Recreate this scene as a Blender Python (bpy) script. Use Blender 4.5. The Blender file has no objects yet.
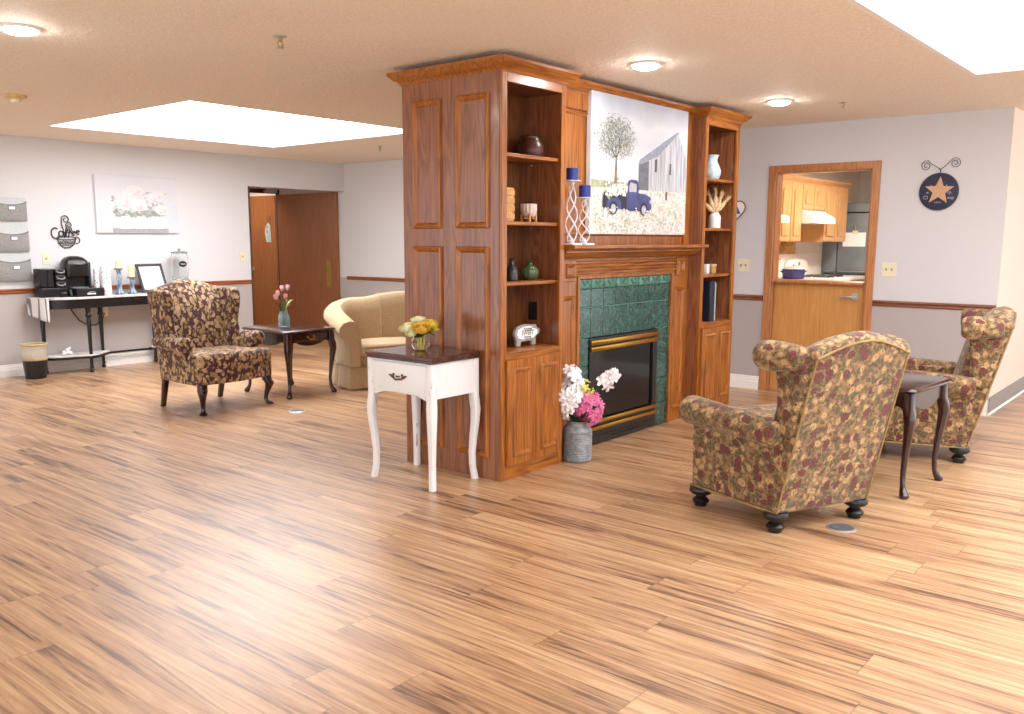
import bpy, bmesh, math, random
from mathutils import Vector, Matrix
random.seed(7)
PI = math.pi
SC = bpy.context.scene
COL = SC.collection
ORG = {}

# ------------------------------------------------------------------ materials
def lin(c):
    return tuple(((v/255)/12.92 if v/255 <= .04045 else ((v/255+.055)/1.055)**2.4) for v in c) + (1.0,)

class NT:
    def __init__(s, name):
        s.m = bpy.data.materials.new(name); s.m.use_nodes = True
        s.t = s.m.node_tree; s.b = s.t.nodes['Principled BSDF']
    def n(s, typ, **kw):
        nd = s.t.nodes.new(typ)
        for k, v in kw.items():
            setattr(nd, k, v)
        return nd
    def l(s, a, b): s.t.links.new(a, b)
    def coord(s, scale=(1, 1, 1), loc=(0, 0, 0), rot=(0, 0, 0)):
        c = s.n('ShaderNodeTexCoord'); mp = s.n('ShaderNodeMapping')
        mp.inputs['Scale'].default_value = scale; mp.inputs['Location'].default_value = loc; mp.inputs['Rotation'].default_value = rot
        s.l(c.outputs['Object'], mp.inputs['Vector']); return mp.outputs['Vector']
    def noise(s, vec, scale, detail=3, rough=.5, dist=0):
        nd = s.n('ShaderNodeTexNoise'); nd.inputs['Scale'].default_value = scale; nd.inputs['Detail'].default_value = detail
        nd.inputs['Roughness'].default_value = rough; nd.inputs['Distortion'].default_value = dist
        if vec is not None: s.l(vec, nd.inputs['Vector'])
        return nd
    def ramp(s, fac, stops, interp='LINEAR'):
        r = s.n('ShaderNodeValToRGB'); e = r.color_ramp.elements; r.color_ramp.interpolation = interp
        while len(e) < len(stops): e.new(.5)
        for i, (p, c) in enumerate(stops):
            e[i].position = p; e[i].color = lin(c) if len(c) == 3 else c
        s.l(fac, r.inputs['Fac']); return r.outputs['Color']
    def math(s, op, a, b=None, clamp=False):
        nd = s.n('ShaderNodeMath', operation=op); nd.use_clamp = clamp
        for i, v in enumerate((a, b)):
            if v is None: continue
            if isinstance(v, (int, float)): nd.inputs[i].default_value = v
            else: s.l(v, nd.inputs[i])
        return nd.outputs[0]
    def mix(s, fac, a, b, blend='MIX'):
        nd = s.n('ShaderNodeMix', data_type='RGBA', blend_type=blend)
        for i, v in ((0, fac), (6, a), (7, b)):
            if isinstance(v, (int, float)): nd.inputs[i].default_value = v
            elif isinstance(v, tuple): nd.inputs[i].default_value = lin(v) if len(v) == 3 else v
            else: s.l(v, nd.inputs[i])
        return nd.outputs[2]
    def bump(s, h, strength=.3, dist=.01):
        nd = s.n('ShaderNodeBump'); nd.inputs['Strength'].default_value = strength; nd.inputs['Distance'].default_value = dist
        s.l(h, nd.inputs['Height']); s.l(nd.outputs['Normal'], s.b.inputs['Normal'])
    def col(s, c):
        if isinstance(c, tuple): s.b.inputs['Base Color'].default_value = lin(c)
        else: s.l(c, s.b.inputs['Base Color'])
    def set(s, rough=.5, metal=0, spec=None, trans=None, ior=None, alpha=None, coat=None, sheen=None):
        s.b.inputs['Roughness'].default_value = rough; s.b.inputs['Metallic'].default_value = metal
        if spec is not None: s.b.inputs['Specular IOR Level'].default_value = spec
        if trans is not None: s.b.inputs['Transmission Weight'].default_value = trans
        if ior is not None: s.b.inputs['IOR'].default_value = ior
        if alpha is not None: s.b.inputs['Alpha'].default_value = alpha
        if coat is not None: s.b.inputs['Coat Weight'].default_value = coat; s.b.inputs['Coat Roughness'].default_value = .15
        if sheen is not None: s.b.inputs['Sheen Weight'].default_value = sheen
        return s.m

def plain(name, c, rough=.5, metal=0, var=.06, scale=30, bump=0, **kw):
    t = NT(name)
    nz = t.noise(t.coord(), scale, 3)
    lo = tuple(max(0, int(v*(1-var))) for v in c); hi = tuple(min(255, int(v*(1+var))) for v in c)
    t.col(t.ramp(nz.outputs['Fac'], [(.3, lo), (.7, hi)]))
    if bump: t.bump(nz.outputs['Fac'], bump, .004)
    return t.set(rough, metal, **kw)

def emit(name, c, strength):
    t = NT(name); t.b.inputs['Emission Color'].default_value = lin(c); t.b.inputs['Emission Strength'].default_value = strength
    t.col((255, 255, 255)); return t.m

def wood(name, dark, mid, light, axis='Z', rough=.32, fig=1.0, scale=1.0, coat=.2):
    """oak / veneer: grain stretched along one axis with cathedral figure"""
    t = NT(name)
    st = {'X': (1.2, 12, 12), 'Y': (12, 1.2, 12), 'Z': (12, 12, 1.2)}[axis]
    st2 = {'X': (2.5, 90, 90), 'Y': (90, 2.5, 90), 'Z': (90, 90, 2.5)}[axis]
    v = t.coord(tuple(a*scale for a in st)); v2 = t.coord(tuple(a*scale for a in st2))
    big = t.noise(v, 1.0, 2, .5, .4)
    rings = t.math('FRACT', t.math('MULTIPLY', big.outputs['Fac'], 7.0))
    tri = t.math('ABSOLUTE', t.math('SUBTRACT', rings, .5))
    pores = t.noise(v2, 1.0, 3, .6)
    f = t.math('ADD', t.math('MULTIPLY', tri, .55*fig), t.math('MULTIPLY', pores.outputs['Fac'], .75))
    c = t.ramp(f, [(.22, dark), (.48, mid), (.75, light)])
    t.col(c); t.bump(pores.outputs['Fac'], .08, .002)
    return t.set(rough, 0, coat=coat)

M = {}
OD, OM, OL = (98, 50, 12), (152, 87, 26), (180, 112, 44)
M['oak_z'] = wood('oak_vertical', OD, OM, OL, 'Z')
M['oak_x'] = wood('oak_horizontal', OD, OM, OL, 'X')
M['oak_y'] = wood('oak_cross', OD, OM, OL, 'Y')
M['oak_panel'] = wood('oak_side_panel', (100, 56, 32), (132, 78, 48), (152, 96, 64), 'Z', rough=.3, fig=1.3, scale=1.0, coat=.5)
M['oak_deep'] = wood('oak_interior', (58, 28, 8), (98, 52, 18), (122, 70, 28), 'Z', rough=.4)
M['trimwood'] = wood('rail_wood', (110, 56, 24), (152, 84, 42), (176, 106, 60), 'X')
M['trimwood_y'] = wood('rail_wood_cross', (92, 50, 30), (128, 76, 48), (150, 94, 64), 'Y')
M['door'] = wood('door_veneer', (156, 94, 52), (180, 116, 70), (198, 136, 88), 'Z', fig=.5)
M['dark_jamb'] = wood('dark_jamb_wood', (60, 32, 18), (82, 46, 26), (100, 58, 34), 'Z', fig=.4)
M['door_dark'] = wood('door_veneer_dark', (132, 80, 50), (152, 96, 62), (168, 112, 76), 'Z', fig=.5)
M['doorframe'] = wood('door_frame_wood', (160, 100, 55), (190, 130, 82), (206, 150, 102), 'Z', fig=.5)
M['maple_door'] = wood('half_door_veneer', (188, 128, 66), (206, 150, 86), (218, 166, 104), 'Z', fig=.4)
M['maple'] = wood('maple_cabinet', (196, 140, 84), (216, 166, 108), (228, 184, 130), 'Z', fig=.4)
M['cherry'] = wood('dark_cherry', (28, 8, 6), (46, 14, 11), (62, 22, 16), 'X', rough=.22, fig=.5, coat=.6)
M['walnut_top'] = wood('walnut_top', (46, 22, 14), (72, 38, 26), (92, 54, 38), 'Y', rough=.25, fig=.8, coat=.5)
M['white_base'] = plain('white_trim_paint', (238, 236, 234), .35, var=.01)
M['black_paint'] = plain('black_furniture_paint', (17, 16, 18), .34, var=.2)
M['black_plastic'] = plain('black_plastic', (20, 20, 22), .3, var=.1)
M['grey_plastic'] = plain('grey_plastic', (120, 122, 128), .35)
M['chrome'] = plain('satin_chrome', (200, 200, 202), .3, .7, var=.03)
M['brass'] = plain('brass', (196, 150, 66), .28, 1, var=.05)
M['brass_old'] = plain('aged_brass', (160, 138, 70), .4, .35, var=.08)
M['ivory'] = plain('ivory_plastic', (232, 226, 196), .4, var=.01)
M['white'] = plain('white_gloss', (244, 244, 244), .3, var=.01)
M['paper'] = plain('white_paper', (246, 246, 248), .8, var=.005)
M['green_leaf'] = plain('leaf_green', (62, 98, 40), .45, var=.3, scale=60)
M['blue_leaf'] = plain('eucalyptus_green', (92, 128, 112), .5, var=.2, scale=60)
M['dkgreen'] = plain('deep_leaf_green', (30, 82, 30), .4, var=.3, scale=40)
M['vinyl'] = plain('grey_vinyl_base', (136, 126, 120), .45, var=.06, scale=20)

def m_floor():
    t = NT('plank_floor')
    c = t.n('ShaderNodeTexCoord'); sp = t.n('ShaderNodeSeparateXYZ'); t.l(c.outputs['Object'], sp.inputs[0])
    W, L = .18, 1.5
    xr = t.math('DIVIDE', sp.outputs['X'], W); row = t.math('FLOOR', xr); fx = t.math('FRACT', xr)
    wn = t.n('ShaderNodeTexWhiteNoise', noise_dimensions='1D'); t.l(row, wn.inputs['W'])
    yo = t.math('ADD', t.math('DIVIDE', sp.outputs['Y'], L), wn.outputs['Value'])
    col = t.math('FLOOR', yo); fy = t.math('FRACT', yo)
    cid = t.math('ADD', t.math('MULTIPLY', row, 17.31), t.math('MULTIPLY', col, 5.77))
    w2 = t.n('ShaderNodeTexWhiteNoise', noise_dimensions='1D'); t.l(cid, w2.inputs['W'])
    # coordinates in plank space, shifted per plank
    cm = t.n('ShaderNodeCombineXYZ')
    t.l(t.math('ADD', sp.outputs['X'], t.math('MULTIPLY', w2.outputs['Value'], 40)), cm.inputs['X'])
    t.l(t.math('ADD', sp.outputs['Y'], t.math('MULTIPLY', w2.outputs['Value'], 23)), cm.inputs['Y'])
    def stretched(sx, sy, detail, dist, rough=.55):
        mp = t.n('ShaderNodeMapping'); mp.inputs['Scale'].default_value = (sx, sy, 1); t.l(cm.outputs[0], mp.inputs['Vector'])
        return t.noise(mp.outputs['Vector'], 1.0, detail, rough, dist).outputs['Fac']
    n1 = stretched(36, 1.4, 5, 1.1, .62); n2 = stretched(8, .7, 2, .5); n3 = stretched(150, 6, 2, 0)
    f = t.math('ADD', t.math('MULTIPLY', n1, .62), t.math('MULTIPLY', n2, .38))
    f = t.math('ADD', f, t.math('MULTIPLY', t.math('SUBTRACT', n3, .5), .12))
    f = t.math('ADD', f, t.math('MULTIPLY', t.math('SUBTRACT', w2.outputs['Value'], .5), .05))
    cc = t.ramp(f, [(.315, (72, 52, 43)), (.395, (114, 83, 63)), (.452, (164, 126, 93)), (.54, (190, 152, 113)), (.66, (212, 180, 141))])
    ex = t.math('MINIMUM', fx, t.math('SUBTRACT', 1.0, fx)); ey = t.math('MULTIPLY', t.math('MINIMUM', fy, t.math('SUBTRACT', 1.0, fy)), L/W)
    edge = t.math('LESS_THAN', t.math('MINIMUM', t.math('MULTIPLY', ex, 2.0), ey), .014)
    cc = t.mix(t.math('MULTIPLY', edge, .4), cc, (96, 66, 48))
    t.col(cc)
    t.bump(n1, .04, .002)
    t.b.inputs['Coat Weight'].default_value = .4; t.b.inputs['Coat Roughness'].default_value = .33
    return t.set(.36, 0, spec=.5)
M['floor'] = m_floor()

def m_ceiling():
    t = NT('popcorn_ceiling'); v = t.coord()
    n = t.noise(v, 70, 4, .6); n2 = t.noise(v, 25, 2, .5)
    t.col(t.ramp(n.outputs['Fac'], [(.35, (232, 218, 200)), (.65, (246, 235, 219))]))
    t.bump(t.math('ADD', n.outputs['Fac'], n2.outputs['Fac']), .55, .012)
    return t.set(.75)
M['ceiling'] = m_ceiling()

def m_wall(name, upper, lower, zsplit=.885):
    t = NT(name); c = t.n('ShaderNodeTexCoord'); sp = t.n('ShaderNodeSeparateXYZ'); t.l(c.outputs['Object'], sp.inputs[0])
    g = t.math('GREATER_THAN', sp.outputs['Z'], zsplit)
    nz = t.noise(c.outputs['Object'], 60, 2)
    cc = t.mix(g, lower, upper)
    cc = t.mix(t.math('MULTIPLY', nz.outputs['Fac'], .04), cc, (150, 150, 150))
    t.col(cc); t.bump(nz.outputs['Fac'], .05, .002); return t.set(.7)
M['wall'] = m_wall('two_tone_wall_paint', (219, 220, 223), (184, 177, 175))
M['wall_right'] = m_wall('two_tone_wall_paint_grey', (212, 211, 216), (180, 172, 172))
M['wall_warm'] = m_wall('warm_hall_paint', (236, 216, 202), (236, 216, 202))
M['wall_plain'] = m_wall('plain_paint', (232, 226, 218), (232, 226, 218))

def m_tile():
    t = NT('green_marble_tile'); v = t.coord()
    a = t.noise(v, 22, 6, .65, 1.5); b = t.noise(v, 60, 3, .5)
    f = t.math('ADD', t.math('MULTIPLY', a.outputs['Fac'], .75), t.math('MULTIPLY', b.outputs['Fac'], .25))
    t.col(t.ramp(f, [(.36, (8, 46, 42)), (.5, (18, 72, 65)), (.62, (56, 108, 98)), (.72, (108, 150, 136))]))
    return t.set(.18, coat=.4)
M['tile'] = m_tile()
M['grout'] = plain('pale_grout', (120, 160, 146), .8)

def m_leaf_fabric():
    """burgundy upholstery with tan leaf blotches"""
    t = NT('burgundy_leaf_fabric')
    base = t.coord(); warp = t.noise(base, 9, 2)
    vm = t.n('ShaderNodeVectorMath', operation='MULTIPLY_ADD'); t.l(warp.outputs['Color'], vm.inputs[0]); vm.inputs[1].default_value = (.09,)*3; t.l(base, vm.inputs[2])
    mp = t.n('ShaderNodeMapping'); mp.inputs['Scale'].default_value = (1, 1, .75); mp.inputs['Rotation'].default_value = (.3, .6, .4); t.l(vm.outputs[0], mp.inputs['Vector'])
    def vor(scale, loc):
        m2 = t.n('ShaderNodeMapping'); m2.inputs['Location'].default_value = loc; t.l(mp.outputs[0], m2.inputs['Vector'])
        vd = t.n('ShaderNodeTexVoronoi'); vd.inputs['Scale'].default_value = scale; t.l(m2.outputs[0], vd.inputs['Vector']); return vd
    v1 = vor(26, (0, 0, 0)); v2 = vor(32, (3.1, 1.7, .4))
    n = t.noise(base, 75, 3, .6)
    d1 = t.math('ADD', v1.outputs['Distance'], t.math('MULTIPLY', t.math('SUBTRACT', n.outputs['Fac'], .5), .5))
    d2 = t.math('ADD', v2.outputs['Distance'], t.math('MULTIPLY', t.math('SUBTRACT', n.outputs['Fac'], .5), .4))
    bg = t.ramp(n.outputs['Fac'], [(.3, (48, 22, 28)), (.7, (92, 52, 56))])
    leaf = t.ramp(v1.outputs['Color'], [(.2, (146, 120, 76)), (.5, (178, 150, 108)), (.8, (196, 168, 136))])
    c = t.mix(t.math('LESS_THAN', d2, .38), bg, t.ramp(n.outputs['Fac'], [(.3, (120, 98, 56)), (.7, (168, 142, 92))]))
    c = t.mix(t.math('LESS_THAN', d1, .46), c, leaf)
    c = t.mix(t.math('LESS_THAN', d1, .11), c, (150, 96, 84))
    t.col(c); t.bump(n.outputs['Fac'], .1, .003)
    return t.set(.85, sheen=.15)
M['leaf_fabric'] = m_leaf_fabric()

def m_rose_fabric():
    """golden tapestry with maroon roses and green leaves"""
    t = NT('rose_tapestry_fabric')
    base = t.coord(); warp = t.noise(base, 12, 2)
    vm = t.n('ShaderNodeVectorMath', operation='MULTIPLY_ADD'); t.l(warp.outputs['Color'], vm.inputs[0]); vm.inputs[1].default_value = (.05,)*3; t.l(base, vm.inputs[2])
    def vor(scale, loc):
        m2 = t.n('ShaderNodeMapping'); m2.inputs['Location'].default_value = loc; t.l(vm.outputs[0], m2.inputs['Vector'])
        vd = t.n('ShaderNodeTexVoronoi'); vd.inputs['Scale'].default_value = scale; t.l(m2.outputs[0], vd.inputs['Vector']); return vd
    n = t.noise(base, 110, 3, .65); n4 = t.noise(base, 34, 3, .6)
    k = t.math('MULTIPLY', t.math('SUBTRACT', n.outputs['Fac'], .5), .5)
    def mask(v, r): return t.math('LESS_THAN', t.math('ADD', v.outputs['Distance'], k), r)
    roses = vor(16, (0, 0, 0)); cream = vor(19, (2.3, .7, 1.1)); green = vor(26, (.9, 4.1, 2.2)); small = vor(38, (5, 2, 3)); dark = vor(30, (7, 1, 9))
    c = t.ramp(n4.outputs['Fac'], [(.34, (84, 66, 44)), (.48, (128, 101, 66)), (.64, (156, 127, 86))])
    c = t.mix(mask(dark, .36), c, t.ramp(n.outputs['Fac'], [(.3, (58, 44, 32)), (.7, (122, 96, 64))]))
    c = t.mix(mask(green, .40), c, t.ramp(n.outputs['Fac'], [(.3, (46, 48, 32)), (.7, (112, 106, 66))]))
    c = t.mix(mask(cream, .40), c, t.ramp(cream.outputs['Distance'], [(.05, (146, 104, 64)), (.2, (190, 158, 110)), (.4, (154, 122, 78))]))
    c = t.mix(mask(small, .24), c, (142, 88, 70))
    ring = t.math('SINE', t.math('MULTIPLY', t.math('ADD', roses.outputs['Distance'], k), 60))
    rc = t.ramp(ring, [(.0, (70, 28, 28)), (.5, (112, 46, 46)), (1, (148, 84, 74))])
    rsel = t.n('ShaderNodeSeparateColor'); t.l(roses.outputs['Color'], rsel.inputs[0])
    c = t.mix(t.math('MULTIPLY', mask(roses, .42), t.math('GREATER_THAN', rsel.outputs['Red'], .42)), c, rc)
    c = t.mix(t.math('MULTIPLY', t.math('LESS_THAN', n.outputs['Fac'], .42), .55), c, (66, 52, 38))
    t.col(c); t.bump(n.outputs['Fac'], .1, .003)
    return t.set(.85, sheen=.2)
M['rose_fabric'] = m_rose_fabric()
def m_weave():
    t = NT('tan_woven_fabric'); v = t.coord()
    a = t.noise(t.coord((200, 60, 60)), 1, 2); b = t.noise(t.coord((60, 60, 220)), 1, 2)
    f = t.math('MULTIPLY', t.math('ADD', a.outputs['Fac'], b.outputs['Fac']), .5)
    t.col(t.ramp(f, [(.35, (168, 142, 106)), (.65, (194, 170, 134))])); t.bump(f, .15, .002); return t.set(.9, sheen=.2)
M['tan_fabric'] = m_weave()
M['piping'] = plain('gold_piping', (150, 124, 80), .8, var=.12)
M['glass'] = NT('clear_glass').set(.03, 0, trans=1.0, ior=1.15); 
M['glass'].node_tree.nodes['Principled BSDF'].inputs['Base Color'].default_value = (.97, .985, .98, 1)
M['blue_glass'] = NT('blue_tinted_glass').set(.08, 0, trans=.8, ior=1.12)
M['blue_glass'].node_tree.nodes['Principled BSDF'].inputs['Base Color'].default_value = lin((206, 230, 234))
M['water'] = NT('clear_water').set(.02, 0, trans=1.0, ior=1.1)
M['water'].node_tree.nodes['Principled BSDF'].inputs['Base Color'].default_value = (.95, .97, .93, 1)
def m_firebox_glass():
    t = NT('smoked_firebox_glass'); t.col((14, 14, 17)); return t.set(.08, 0, spec=.35)
M['fire_glass'] = m_firebox_glass()
def m_galv():
    t = NT('galvanised_metal'); v = t.coord(); a = t.noise(v, 30, 5, .7)
    t.col(t.ramp(a.outputs['Fac'], [(.3, (112, 118, 122)), (.7, (172, 178, 182))])); t.bump(a.outputs['Fac'], .1, .003); return t.set(.5, .35)
M['galv'] = m_galv()
def m_felt():
    t = NT('grey_felt'); v = t.coord(); a = t.noise(v, 160, 3, .8)
    t.col(t.ramp(a.outputs['Fac'], [(.35, (112, 113, 112)), (.65, (182, 183, 182))])); return t.set(.95)
M['felt'] = m_felt()
M['felt_light'] = plain('pale_felt_backing', (206, 212, 214), .95, var=.05, scale=120)
def m_marble():
    t = NT('white_stone_top'); v = t.coord(); a = t.noise(v, 12, 5, .6, 1)
    t.col(t.ramp(a.outputs['Fac'], [(.4, (198, 196, 196)), (.6, (226, 224, 222))])); return t.set(.35)
M['stone'] = m_marble()
def m_dist_white():
    t = NT('distressed_white_paint'); v = t.coord((30, 30, 4)); a = t.noise(v, 1, 4, .7)
    t.col(t.ramp(a.outputs['Fac'], [(.32, (92, 84, 80)), (.36, (232, 232, 234)), (1, (242, 242, 244))])); return t.set(.45)
M['dist_white'] = m_dist_white()
M['blue_wash'] = None
def m_bluewash():
    t = NT('blue_washed_wood'); v = t.coord((20, 20, 8)); a = t.noise(v, 1.4, 5, .7, .6)
    t.col(t.ramp(a.outputs['Fac'], [(.38, (62, 72, 92)), (.5, (128, 148, 172)), (.62, (206, 214, 222))])); return t.set(.6)
M['blue_wash'] = m_bluewash()
M['candle_cream'] = plain('cream_wax', (248, 224, 186), .5, var=.02, spec=.3)
M['candle_blue'] = plain('royal_blue_wax', (34, 50, 128), .5, var=.15, scale=50)
def m_birch():
    t = NT('white_black_speckle'); v = t.coord((50, 50, 90)); a = t.noise(v, 1, 3, .6)
    t.col(t.ramp(a.outputs['Fac'], [(.36, (70, 68, 72)), (.43, (228, 226, 228)), (1, (240, 238, 240))])); return t.set(.5)
M['birch'] = m_birch()
M['steel'] = plain('grey_stainless', (132, 142, 148), .4, .15, var=.05, scale=4)
M['dark_steel'] = plain('dark_gasket', (58, 60, 64), .5)
def m_towel():
    t = NT('striped_towel'); c = t.n('ShaderNodeTexCoord'); sp = t.n('ShaderNodeSeparateXYZ'); t.l(c.outputs['Object'], sp.inputs[0])
    f = t.math('FRACT', t.math('MULTIPLY', sp.outputs['X'], 22)); s1 = t.math('LESS_THAN', f, .22)
    n = t.noise(c.outputs['Object'], 200, 2)
    cc = t.mix(s1, (228, 226, 226), (120, 122, 132)); cc = t.mix(t.math('MULTIPLY', n.outputs['Fac'], .2), cc, (180, 180, 184))
    t.col(cc); return t.set(.95)
M['towel'] = m_towel()
M['pot_brown'] = plain('dark_brown_ceramic', (70, 34, 22), .35, var=.2)
M['cer_white'] = plain('pinkish_white_ceramic', (216, 196, 190), .45, var=.03)
M['tan_wood'] = plain('light_tan_wood', (196, 150, 92), .5, var=.1)
M['cer_green'] = plain('olive_green_glaze', (74, 90, 60), .25, var=.2)
M['cer_dark'] = plain('dark_speckled_glaze', (46, 44, 44), .3, var=.5, scale=90)
M['cer_blue'] = plain('pale_blue_glaze', (184, 206, 214), .4, var=.1, scale=20)
M['plume'] = plain('dried_plume', (220, 192, 148), .9, var=.12, scale=90)
M['navy'] = plain('navy_cover', (28, 38, 58), .4, var=.1)
M['ltblue'] = plain('pale_blue_cover', (170, 186, 198), .5)
M['red'] = plain('red_enamel', (150, 60, 48), .4)
M['blue'] = plain('blue_enamel', (40, 90, 190), .4)
M['rust'] = plain('dark_wire', (70, 66, 70), .4, .6)
M['wire_black'] = plain('black_wire', (34, 32, 36), .5)
M['white_metal'] = plain('white_painted_wire', (226, 226, 230), .4)
M['star_blue'] = plain('navy_paint', (46, 50, 74), .7, var=.12)
M['letter'] = plain('faded_letter_paint', (182, 180, 190), .7)
M['burlap'] = plain('tan_burlap', (204, 164, 132), .9, var=.12, scale=140)
M['bag'] = NT('clear_bin_liner').set(.4, 0, trans=.3, ior=1.05, alpha=.55); M['bag'].node_tree.nodes['Principled BSDF'].inputs['Base Color'].default_value = lin((226, 220, 204))
M['bagrim'] = plain('tan_liner_fold', (196, 172, 118), .5)
M['pink'] = plain('hot_pink_petal', (236, 112, 160), .6, var=.22, scale=150)
M['palepink'] = plain('pale_pink_petal', (240, 184, 190), .6, var=.08, scale=60)
M['whitepetal'] = plain('white_petal', (244, 240, 244), .6, var=.04, scale=60)
M['yellow'] = plain('yellow_rose_petal', (255, 216, 88), .6, var=.1, scale=50)
M['apricot'] = plain('apricot_rose_petal', (255, 200, 84), .6, var=.1, scale=50)
M['cream'] = plain('cream_rose_petal', (252, 246, 196), .6, var=.06, scale=50)
M['yelgreen'] = plain('yellow_green_bud', (206, 196, 90), .6, var=.15, scale=80)
M['frame_grey'] = plain('charcoal_frame', (66, 66, 72), .4)
M['outlet_black'] = plain('dark_outlet', (24, 18, 16), .4)
M['purple'] = plain('indigo_enamel', (56, 52, 108), .25)
M['wtile'] = plain('white_backsplash', (244, 234, 226), .3, var=.02)
M['lamp'] = emit('lamp_lens', (255, 250, 246), 110)
M['panel'] = emit('tray_daylight', (252, 252, 255), 6.5)
M['panel_dim'] = emit('tray_daylight_soft', (252, 252, 255), 3.6)
M['kfill'] = emit('kitchen_fill', (255, 244, 230), 36)
M['hfill'] = emit('corridor_fill', (255, 240, 222), 8)

# ------------------------------------------------------------------ mesh builder
class MB:
    def __init__(s): s.v = []; s.f = []; s.m = []
    def add(s, vs, fs, mi=0):
        o = len(s.v); s.v += [tuple(p) for p in vs]; s.f += [tuple(i+o for i in f) for f in fs]; s.m += [mi]*len(fs); return s
    def hexa(s, p, mi=0):   # 8 points: bottom ring (ccw from above) then top ring
        return s.add(p, [(3, 2, 1, 0), (4, 5, 6, 7), (0, 1, 5, 4), (1, 2, 6, 5), (2, 3, 7, 6), (3, 0, 4, 7)], mi)
    def box(s, x0, x1, y0, y1, z0, z1, mi=0):
        return s.hexa([(x0, y0, z0), (x1, y0, z0), (x1, y1, z0), (x0, y1, z0), (x0, y0, z1), (x1, y0, z1), (x1, y1, z1), (x0, y1, z1)], mi)
    def rbox(s, x0, x1, y0, y1, z0, z1, r=.02, seg=3, mi=0, puff=0):
        bm = bmesh.new(); bmesh.ops.create_cube(bm, size=1)
        for v in bm.verts:
            v.co = Vector(((x0+x1)/2+v.co.x*(x1-x0), (y0+y1)/2+v.co.y*(y1-y0), (z0+z1)/2+v.co.z*(z1-z0)))
        if puff:
            bmesh.ops.subdivide_edges(bm, edges=bm.edges[:], cuts=4, use_grid_fill=True)
            for v in bm.verts:
                a = (v.co.x-x0)/(x1-x0)*2-1; b = (v.co.y-y0)/(y1-y0)*2-1; c = (v.co.z-z0)/(z1-z0)*2-1
                if abs(c) > .99: v.co.z += math.copysign(puff*(1-a*a)*(1-b*b), c)
            es = [e for e in bm.edges if len(e.link_faces) == 2 and e.calc_face_angle() > .9]
        else: es = bm.edges[:]
        bmesh.ops.bevel(bm, geom=es, offset=r, segments=seg, affect='EDGES', profile=.5)
        bm.verts.index_update()
        s.add([v.co[:] for v in bm.verts], [[v.index for v in f.verts] for f in bm.faces], mi); bm.free(); return s
    def loft(s, rings, mi=0, cap=True, closed=False):
        n = len(rings[0]); vs = [p for r in rings for p in r]; fs = []
        R = len(rings)
        for i in range(R if closed else R-1):
            j = (i+1) % R
            for k in range(n):
                l = (k+1) % n; fs.append((i*n+k, i*n+l, j*n+l, j*n+k))
        if cap and not closed:
            fs.append(tuple(reversed(range(n)))); fs.append(tuple((R-1)*n+k for k in range(n)))
        return s.add(vs, fs, mi)
    def lathe(s, prof, c=(0, 0, 0), n=24, mi=0, cap=True, sx=1, sy=1):
        rings = [[(c[0]+r*sx*math.cos(2*PI*k/n), c[1]+r*sy*math.sin(2*PI*k/n), c[2]+z) for k in range(n)] for r, z in prof]
        return s.loft(rings, mi, cap)
    def cyl(s, p0, p1, r0, r1=None, n=16, mi=0):
        return s.tube([p0, p1], [r0, r0 if r1 is None else r1], n, mi)
    def tube(s, pts, r, n=8, mi=0, closed=False, cap=True):
        P = [Vector(p) for p in pts]; N = len(P)
        rs = r if isinstance(r, (list, tuple)) else [r]*N
        rings = []; up = None
        for i, p in enumerate(P):
            if closed: d = P[(i+1) % N]-P[i-1]
            else: d = P[min(i+1, N-1)]-P[max(i-1, 0)]
            if d.length < 1e-9: d = Vector((0, 0, 1))
            d.normalize()
            if up is None: up = Vector((0, 0, 1)) if abs(d.z) < .9 else Vector((1, 0, 0))
            a = d.cross(up)
            if a.length < 1e-6: a = d.orthogonal()
            a.normalize(); b = d.cross(a); up = -b
            up = a.cross(d)
            rings.append([p+rs[i]*(math.cos(2*PI*k/n)*a+math.sin(2*PI*k/n)*up) for k in range(n)])
        return s.loft(rings, mi, cap, closed)
    def prism(s, poly, plane, lo, hi, mi=0):
        def P(a, b, c): return {'xy': (a, b, c), 'xz': (a, c, b), 'yz': (c, a, b)}[plane]
        n = len(poly); vs = [P(a, b, lo) for a, b in poly]+[P(a, b, hi) for a, b in poly]
        fs = [tuple(range(n)), tuple(range(2*n-1, n-1, -1))]+[(i, i+n, (i+1) % n+n, (i+1) % n) for i in range(n)]
        return s.add(vs, fs, mi)
    def sphere(s, c, r, nu=12, nv=8, mi=0):
        rr = r if isinstance(r, (tuple, list)) else (r, r, r)
        rings = [[(c[0]+rr[0]*math.sin(PI*j/nv)*math.cos(2*PI*k/nu), c[1]+rr[1]*math.sin(PI*j/nv)*math.sin(2*PI*k/nu), c[2]-rr[2]*math.cos(PI*j/nv)) for k in range(nu)] for j in range(1, nv)]
        return s.loft(rings, mi, True)
    def flat(s, poly, f, mi=0):   # polygon mapped by f(a,b)->xyz
        return s.add([f(a, b) for a, b in poly], [tuple(range(len(poly)))], mi)
    def text(s, body, size, f, mi=0, align='CENTER', bold=0):
        cu = bpy.data.curves.new('lettering', 'FONT'); cu.body = body; cu.size = size; cu.align_x = align; cu.align_y = 'CENTER'; cu.resolution_u = 3; cu.offset = bold
        ob = bpy.data.objects.new('lettering', cu); COL.objects.link(ob)
        dg = bpy.context.evaluated_depsgraph_get(); dg.update()
        me = bpy.data.meshes.new_from_object(ob.evaluated_get(dg))
        s.add([f(v.co.x, v.co.y) for v in me.vertices], [tuple(p.vertices) for p in me.polygons], mi)
        bpy.data.objects.remove(ob); bpy.data.meshes.remove(me); bpy.data.curves.remove(cu); return s
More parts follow.
